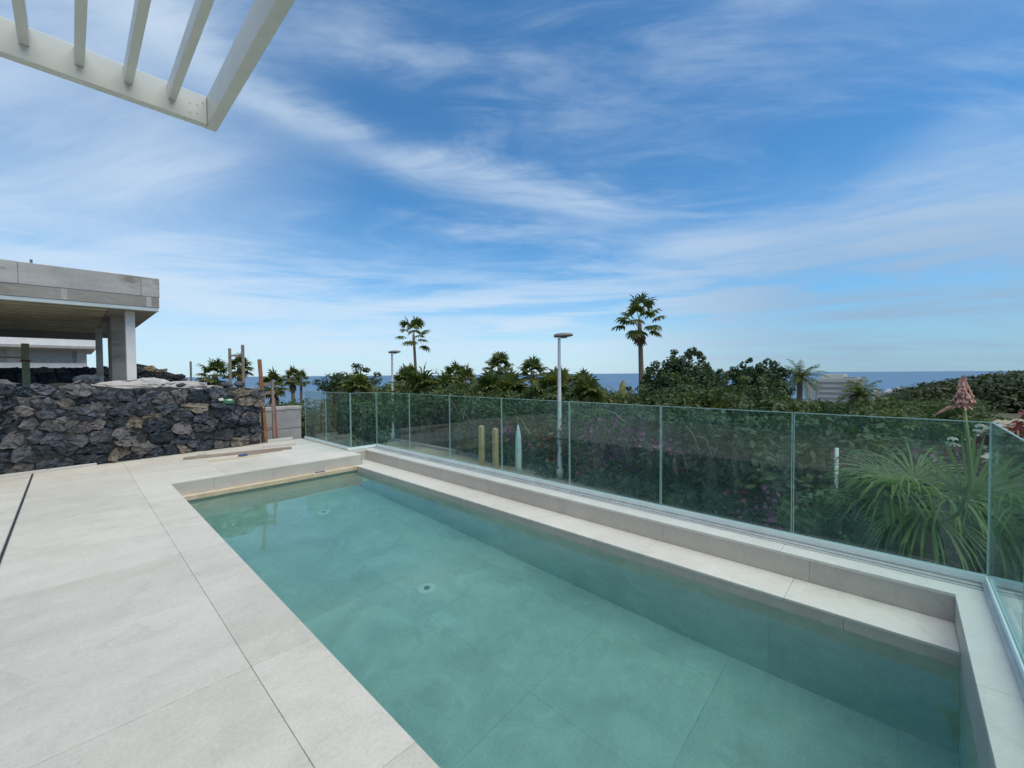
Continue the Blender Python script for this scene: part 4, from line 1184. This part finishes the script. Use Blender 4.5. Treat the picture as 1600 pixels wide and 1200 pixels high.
# ------------------------------------------------------------------ hedges along the street
def hedge(label, x0, x1, y0, y1, zt0, zt1, depth, n, seed, flowers, mat='hedge', size=0.085, tw=10):
    cx_, cy_ = (x0 + x1) / 2, (y0 + y1) / 2
    t = thing('flowering_hedge', label, 'hedge', (cx_, cy_, -1.95), 'hedges across the street')
    rg = np.random.default_rng(seed); cs, rs = [], []
    L = math.hypot(x1 - x0, y1 - y0); dv = np.array([x1 - x0, y1 - y0]) / L; nv = np.array([dv[1], -dv[0]])
    if nv[0] > 0: nv = -nv
    for _ in range(n):
        u = rg.uniform(0, 1); zt = zt0 + (zt1 - zt0) * u; h = rg.uniform(0, 1) ** 0.8
        z = -1.8 + h * (zt + 1.8) - 0.2
        off = rg.uniform(-0.15, depth) - 0.35 * math.sin(h * 2.6)
        p = np.array([x0, y0]) + dv * L * u - nv * off
        cs.append((p[0] - cx_, p[1] - cy_, z + 1.95)); rs.append(rg.uniform(0.28, 0.62))
    V, T = clump_leaves(cs, rs, 420, size, 0.5, 0.85)
    quads_obj('foliage', V, T, MT[mat], t)
    for nm, mtn, spots, k, sz in flowers:
        P = []
        for (fu, fz, fr_) in spots:
            c = np.array([x0, y0]) + dv * L * fu + nv * 0.42
            q = rg.normal(size=(k, 3)) * np.array([fr_ * abs(dv[0]) + .15, fr_ * abs(dv[1]) + .12, fr_ * 0.6]) + np.array([c[0] - cx_, c[1] - cy_, fz + 1.95])
            P.append(q)
        P = np.concatenate(P); quads_obj(nm, leaf_quads(P, rg.normal(size=P.shape) + np.array([-1, -.3, .5]), sz, 0.8), rg.uniform(0, 1, len(P)), MT[mtn], t)['kind'] = 'stuff'
    m = MB()
    for _ in range(tw):
        u = rg.uniform(0.03, 0.97); c = np.array([x0, y0]) + dv * L * u + nv * 0.5; z = rg.uniform(-1.2, 0.2); dd = rg.normal(0, 0.35, 3)
        m.tube([(c[0] - cx_, c[1] - cy_, z + 1.95), (c[0] - cx_ + dd[0] * .4, c[1] - cy_ + dd[1] * .5, z + 1.95 + 0.3 + abs(dd[2]) * .3), (c[0] - cx_ + dd[0], c[1] - cy_ + dd[1], z + 1.95 + 0.5)], [0.016, 0.012, 0.006], 5)
    for u in np.linspace(0.05, 0.95, 7):
        c = np.array([x0, y0]) + dv * L * u - nv * 0.5; m.tube([(c[0] - cx_, c[1] - cy_, -0.1), (c[0] - cx_, c[1] - cy_, 1.6)], [0.05, 0.03], 6)
    m.build('twigs', MT['twig'], t)['kind'] = 'stuff'
    return t

hedge('hedge with red flowers across the street, behind the near lamp and timber posts', 11.3, 10.80, 13.5, 5.6, 0.35, 0.35, 1.6, 230, 51,
      [('red_flowers', 'redflower', [(0.70, -0.9, 0.5), (0.80, -0.8, 0.4), (0.62, -0.7, 0.35), (0.88, -1.1, 0.3)], 45, 0.06), ('pink_flowers', 'purple', [(0.93, -0.4, 0.4), (0.40, -0.6, 0.3), (0.98, -0.7, 0.3), (0.97, -0.1, 0.4)], 110, 0.055)])
hedge('dark hedge with purple sprays in front of the ficus trees', 10.75, 9.5, 5.6, 1.2, 0.45, 0.45, 1.7, 170, 52,
      [('pink_flowers', 'purple', [(0.1, -0.5, 0.35), (0.05, -1.0, 0.3), (0.35, -0.3, 0.2), (0.92, -1.2, 0.35), (0.97, -1.0, 0.3), (0.2, -0.1, 0.3)], 120, 0.05), ('red_flowers', 'redflower', [(0.80, -1.0, 0.08), (0.40, -0.8, 0.06)], 7, 0.06)])
hedge('dark hedge with few purple flowers behind the big near palm', 9.6, 9.4, 1.2, -5.5, 0.30, 0.75, 1.7, 200, 53,
      [('pink_flowers', 'purple', [(0.10, -0.1, 0.2), (0.28, 0.05, 0.2), (0.12, -0.9, 0.4)], 45, 0.05)])
hedge('long bluish green hedge far down the street, behind the left glass panels', 13.4, 12.6, 30.0, 13.5, 0.15, 0.30, 1.8, 330, 54,
      [('pink_flowers', 'purple', [(0.5, -0.3, 0.5), (0.75, -0.6, 0.4)], 30, 0.06)], 'hedge', 0.10)

hedge('dark green hedge at the bend of the street, behind the left glass wing', 8.3, 3.4, 15.2, 14.6, 0.55, 0.55, 1.4, 150, 55, [('pink_flowers', 'purple', [(0.3, -0.5, 0.3)], 25, 0.06)])

# undergrowth directly outside the right hand glass
thicket('undergrowth', -16, 9, 6.6, 9.0, [(-16, -0.16), (0, -0.19), (9, -0.24)], 75, 0.40, 420, 0.07, 'hedge', 36, 1.2)

# ------------------------------------------------------------------ big near palm behind the glass
npm = thing('near_palm', 'large bright green palm with long drooping leaflets just behind the right glass', 'palm tree', (6.8, -0.15, -1.95))
hub = Vector((0, 0, 1.96))
m = MB(); m.tube([(0, 0, 0), (0.02, 0, 0.9), (0, 0, 1.8)], [0.2, 0.17, 0.13], 12); m.build('trunk', MT['palmbark'], npm, smooth=True)
fronds = [((-0.55, 0.75, 0.42), 0.30, 0.95, 34, 200, 0.55), ((-0.80, 0.25, 0.50), 0.28, 0.95, 34, 200, 0.70), ((-0.2, 0.95, 0.05), 0.30, 0.90, 30, 190, 0.60),
          ((-0.55, -0.75, 0.25), 0.35, 1.00, 34, 200, 0.75), ((-0.75, -0.25, -0.25), 0.25, 0.95, 32, 190, 0.70), ((0.3, 0.8, 0.55), 0.30, 0.90, 30, 190, 0.5),
          ((0.25, -0.85, 0.35), 0.35, 0.95, 30, 190, 0.6), ((0.75, 0.1, 0.6), 0.30, 0.90, 30, 190, 0.5), ((-0.35, 0.55, -0.55), 0.25, 0.85, 28, 180, 0.6)]
for dv_, pt, rr, nb, spd, dr in fronds:
    Q = fan_frond(hub, dv_, pt * 0.92, rr * 0.90, nb, spd, dr * 0.75, 0.025, 4, 0.3)
    qobj('frond', Q, MT['nearpalm'], npm, 0.1, 0.9)
# young upright fan with the long stalk and its dried tip
Q = fan_frond((-1.05, -0.28, 1.9), (-0.1, -0.1, 1.0), 0.35, 0.62, 24, 130, 0.10, 0.05, 3, 0.25)
qobj('young_frond', Q, MT['nearpalm'], npm, 0.4, 1.0)
sk = MB(); sk.tube([(-0.3, -0.1, 1.7), (-0.9, -0.27, 2.05), (-1.21, -0.32, 2.45), (-1.215, -0.30, 2.75), (-1.21, -0.26, 3.18)], [0.022, 0.019, 0.017, 0.015, 0.012], 10)
sko = sk.build('flower_stalk', MT['stalk'], npm, smooth=True)
m = MB()
rg = np.random.default_rng(15)
c0 = Vector((-1.21, -0.26, 3.10))
for k in range(64):                                              # overlapping papery folds, ragged at the base
    a = k * 2.39996; lv = (k / 64) ** 0.8
    h0 = lv * 0.20 + rg.uniform(-0.015, 0.015); r0 = 0.060 * (1 - 0.80 * lv) + rg.uniform(-0.008, 0.010)
    ln = rg.uniform(0.07, 0.13); ax = Vector((math.cos(a), math.sin(a), 0)); sx = Vector((-ax.y, ax.x, 0)); w = rg.uniform(0.012, 0.024) * (1 - 0.4 * lv)
    p0_ = c0 + ax * r0 * 0.6 + Vector((0, 0, h0)); p1_ = c0 + ax * r0 * 1.1 + Vector((0, 0, h0 + ln * 0.35)); p2_ = c0 + ax * r0 * 0.55 + Vector((0, 0, h0 + ln))
    fl = ax * 0.008
    m.add([p0_ - sx * w * .7, p0_ + fl, p0_ + sx * w * .7, p1_ - sx * w, p1_ + fl * 1.6, p1_ + sx * w, p2_], [(0, 1, 4, 3), (1, 2, 5, 4), (3, 4, 6), (4, 5, 6)], 0, 0.5)
for k in range(12):
    a = k * 0.55; ax = Vector((math.cos(a), math.sin(a), 0)); sx = Vector((-ax.y, ax.x, 0)) * 0.010
    p0_ = c0 + ax * 0.03 + Vector((0, 0, 0.03)); p1_ = c0 + ax * 0.085 + Vector((0, 0, rg.uniform(-0.02, 0.02)))
    m.add([p0_ - sx, p0_ + sx, p1_ + sx * .5, p1_ - sx * .5], [(0, 1, 2, 3)])
m.tube([c0, c0 + Vector((0, 0, .12)), c0 + Vector((0, 0, .30))], [0.03, 0.028, 0.003], 8)
m.tube([(-1.21, -0.25, 3.12), (-1.21, -0.17, 3.10), (-1.22, -0.11, 3.05), (-1.22, -0.08, 3.02)], [0.014, 0.016, 0.011, 0.004], 7)
m.build('dried_tip', MT['driedtip'], sko)

# spiky plants glimpsed through the glass
def spiky(x, y, zb, r_, label):
    t = thing('spiky_plant', label, 'plant', (x, y, zb), None); Q = []
    for k in range(46):
        a = k * 2.39996; e = R(random.uniform(5, 85)); d_ = Vector((math.cos(a) * math.cos(e), math.sin(a) * math.cos(e), math.sin(e)))
        s_ = d_.cross(Vector((0, 0, 1))).normalized() * 0.018
        p = Vector((0, 0, 1.3)); q = p + d_ * r_ * .6; e_ = q + (d_ + Vector((0, 0, -.35))) * r_ * .4
        Q += [[p - s_, p + s_, q + s_ * .8, q - s_ * .8], [q - s_ * .8, q + s_ * .8, e_ + s_ * .1, e_ - s_ * .1]]
    qobj('foliage', Q, MT['nearpalm'], t); m = MB(); m.tube([(0, 0, 0), (0, 0, 1.35)], [0.09, 0.06], 8); m.build('stem', MT['bark'], t)
spiky(9.0, 0.15, -1.85, 0.75, 'small spiky leaved plant behind the slim white pole and glass')

# ------------------------------------------------------------------ far buildings
ht = thing('hotel', 'large pale stepped hotel block before the sea, beyond the feather palms', 'hotel', (262, 25, gz(262, 25)))
o4 = ht.location
def hbox(name, a, b, mat):
    m = MB(); m.box(Vector(a) - o4, Vector(b) - o4); return m.build(name, MT[mat], ht)
hbox('tower', (258, 14.5, -28), (285, 31, -2.2), 'hotel')
hbox('step_wing', (259, 31.01, -28), (284, 36, -4.6), 'hotel')
hbox('roof_block', (262, 21, -2.2), (280, 30, -0.3), 'hotel')
hbox('roof_canopy', (263, 16, -2.18), (276, 20.9, -1.5), 'greyglass')
for k in range(6):
    hbox('balcony_band', (257.6, 15.2, -4.6 - k * 2.6), (257.99, 30.4, -3.9 - k * 2.6), 'greyglass')
for i, (x, y, z, w, h, lab) in enumerate([(420, 6.0, -17.5, 6, 3.6, 'tiny white building by the sea, left of the wooded slope'), (418, 13.5, -17.8, 5, 3.0, 'tiny low white building close right of the hotel'), (425, 1.0, -16.5, 5, 4.4, 'tiny tall white building nearest the wooded slope')]):
    t = thing('white_building', lab, 'building', (x, y, -40), 'white buildings at the shore')
    m = MB(); m.box((-5, -w / 2, 0), (5, w / 2, z + h + 40)); m.box((-4.5, -w / 4, z + h + 40), (3, w / 3, z + h + 41.2)); m.build('walls', MT['white'], t)
    for k in range(3):
        m = MB(); m.box((-5.05, -w / 2 + 0.5 + k * w / 3, z + h + 37.6), (-5.0, -w / 2 + 1.4 + k * w / 3, z + h + 39)); m.build('window', MT['window'], t)

fs = thing('flowering_shrub', 'shrub with cream and dark red flower clusters at the far right edge', 'shrub', (8.9, -1.15, -2.0))
rg = np.random.default_rng(77)
m = MB()
br = []
for k in range(16):
    a = k * 2.4; r_ = rg.uniform(0.2, 0.85); tip = (r_ * math.cos(a), r_ * math.sin(a) , rg.uniform(2.55, 3.20) - 0.35 * r_)
    m.tube([(0, 0, 0), (tip[0] * .4, tip[1] * .4, 1.4), (tip[0] * .85, tip[1] * .8, tip[2] * .85), tip], [0.045, 0.03, 0.018, 0.008], 6); br.append(tip)
m.build('branches', MT['twig'], fs, smooth=True)
P = []; N = []
for tip in br:
    for q in range(4):
        c = np.array(tip) + rg.normal(0, 0.07, 3)
        for w in range(6):
            a = w * 1.047; v = np.array([math.cos(a), math.sin(a), 0.3]); P.append(c + v * 0.035); N.append(np.array([-0.4, 0, 1.0]) + v * 0.6)
quads_obj('cream_flowers', leaf_quads(np.array(P), np.array(N), 0.042, 0.7), rg.uniform(0.2, 1, len(P)), leaf_mat('cream petal', (0.50, 0.42, 0.34), (0.72, 0.66, 0.56), 0.3), fs)['kind'] = 'stuff'
P = np.concatenate([np.array(t_) + np.array([0, 0, -0.16]) + rg.normal(0, 0.09, (40, 3)) for t_ in br])
quads_obj('red_flowers', leaf_quads(P, rg.normal(size=P.shape), 0.04, 0.7), rg.uniform(0, 1, len(P)), leaf_mat('dark red petal', (0.16, 0.03, 0.03), (0.38, 0.12, 0.09), 0.3), fs)['kind'] = 'stuff'
V, T = clump_leaves([(0.0, 0.1, 2.3), (-.3, -.3, 2.2), (.3, .3, 1.9), (0, -.5, 1.9), (-.2, .5, 1.8), (0, 0, 1.3)], [.38, .4, .4, .45, .4, .6], 520, 0.055, 0.5)
quads_obj('foliage', V, T, leaf_mat('yellowing leaf', (0.08, 0.085, 0.03), (0.26, 0.20, 0.08), 0.3), fs)
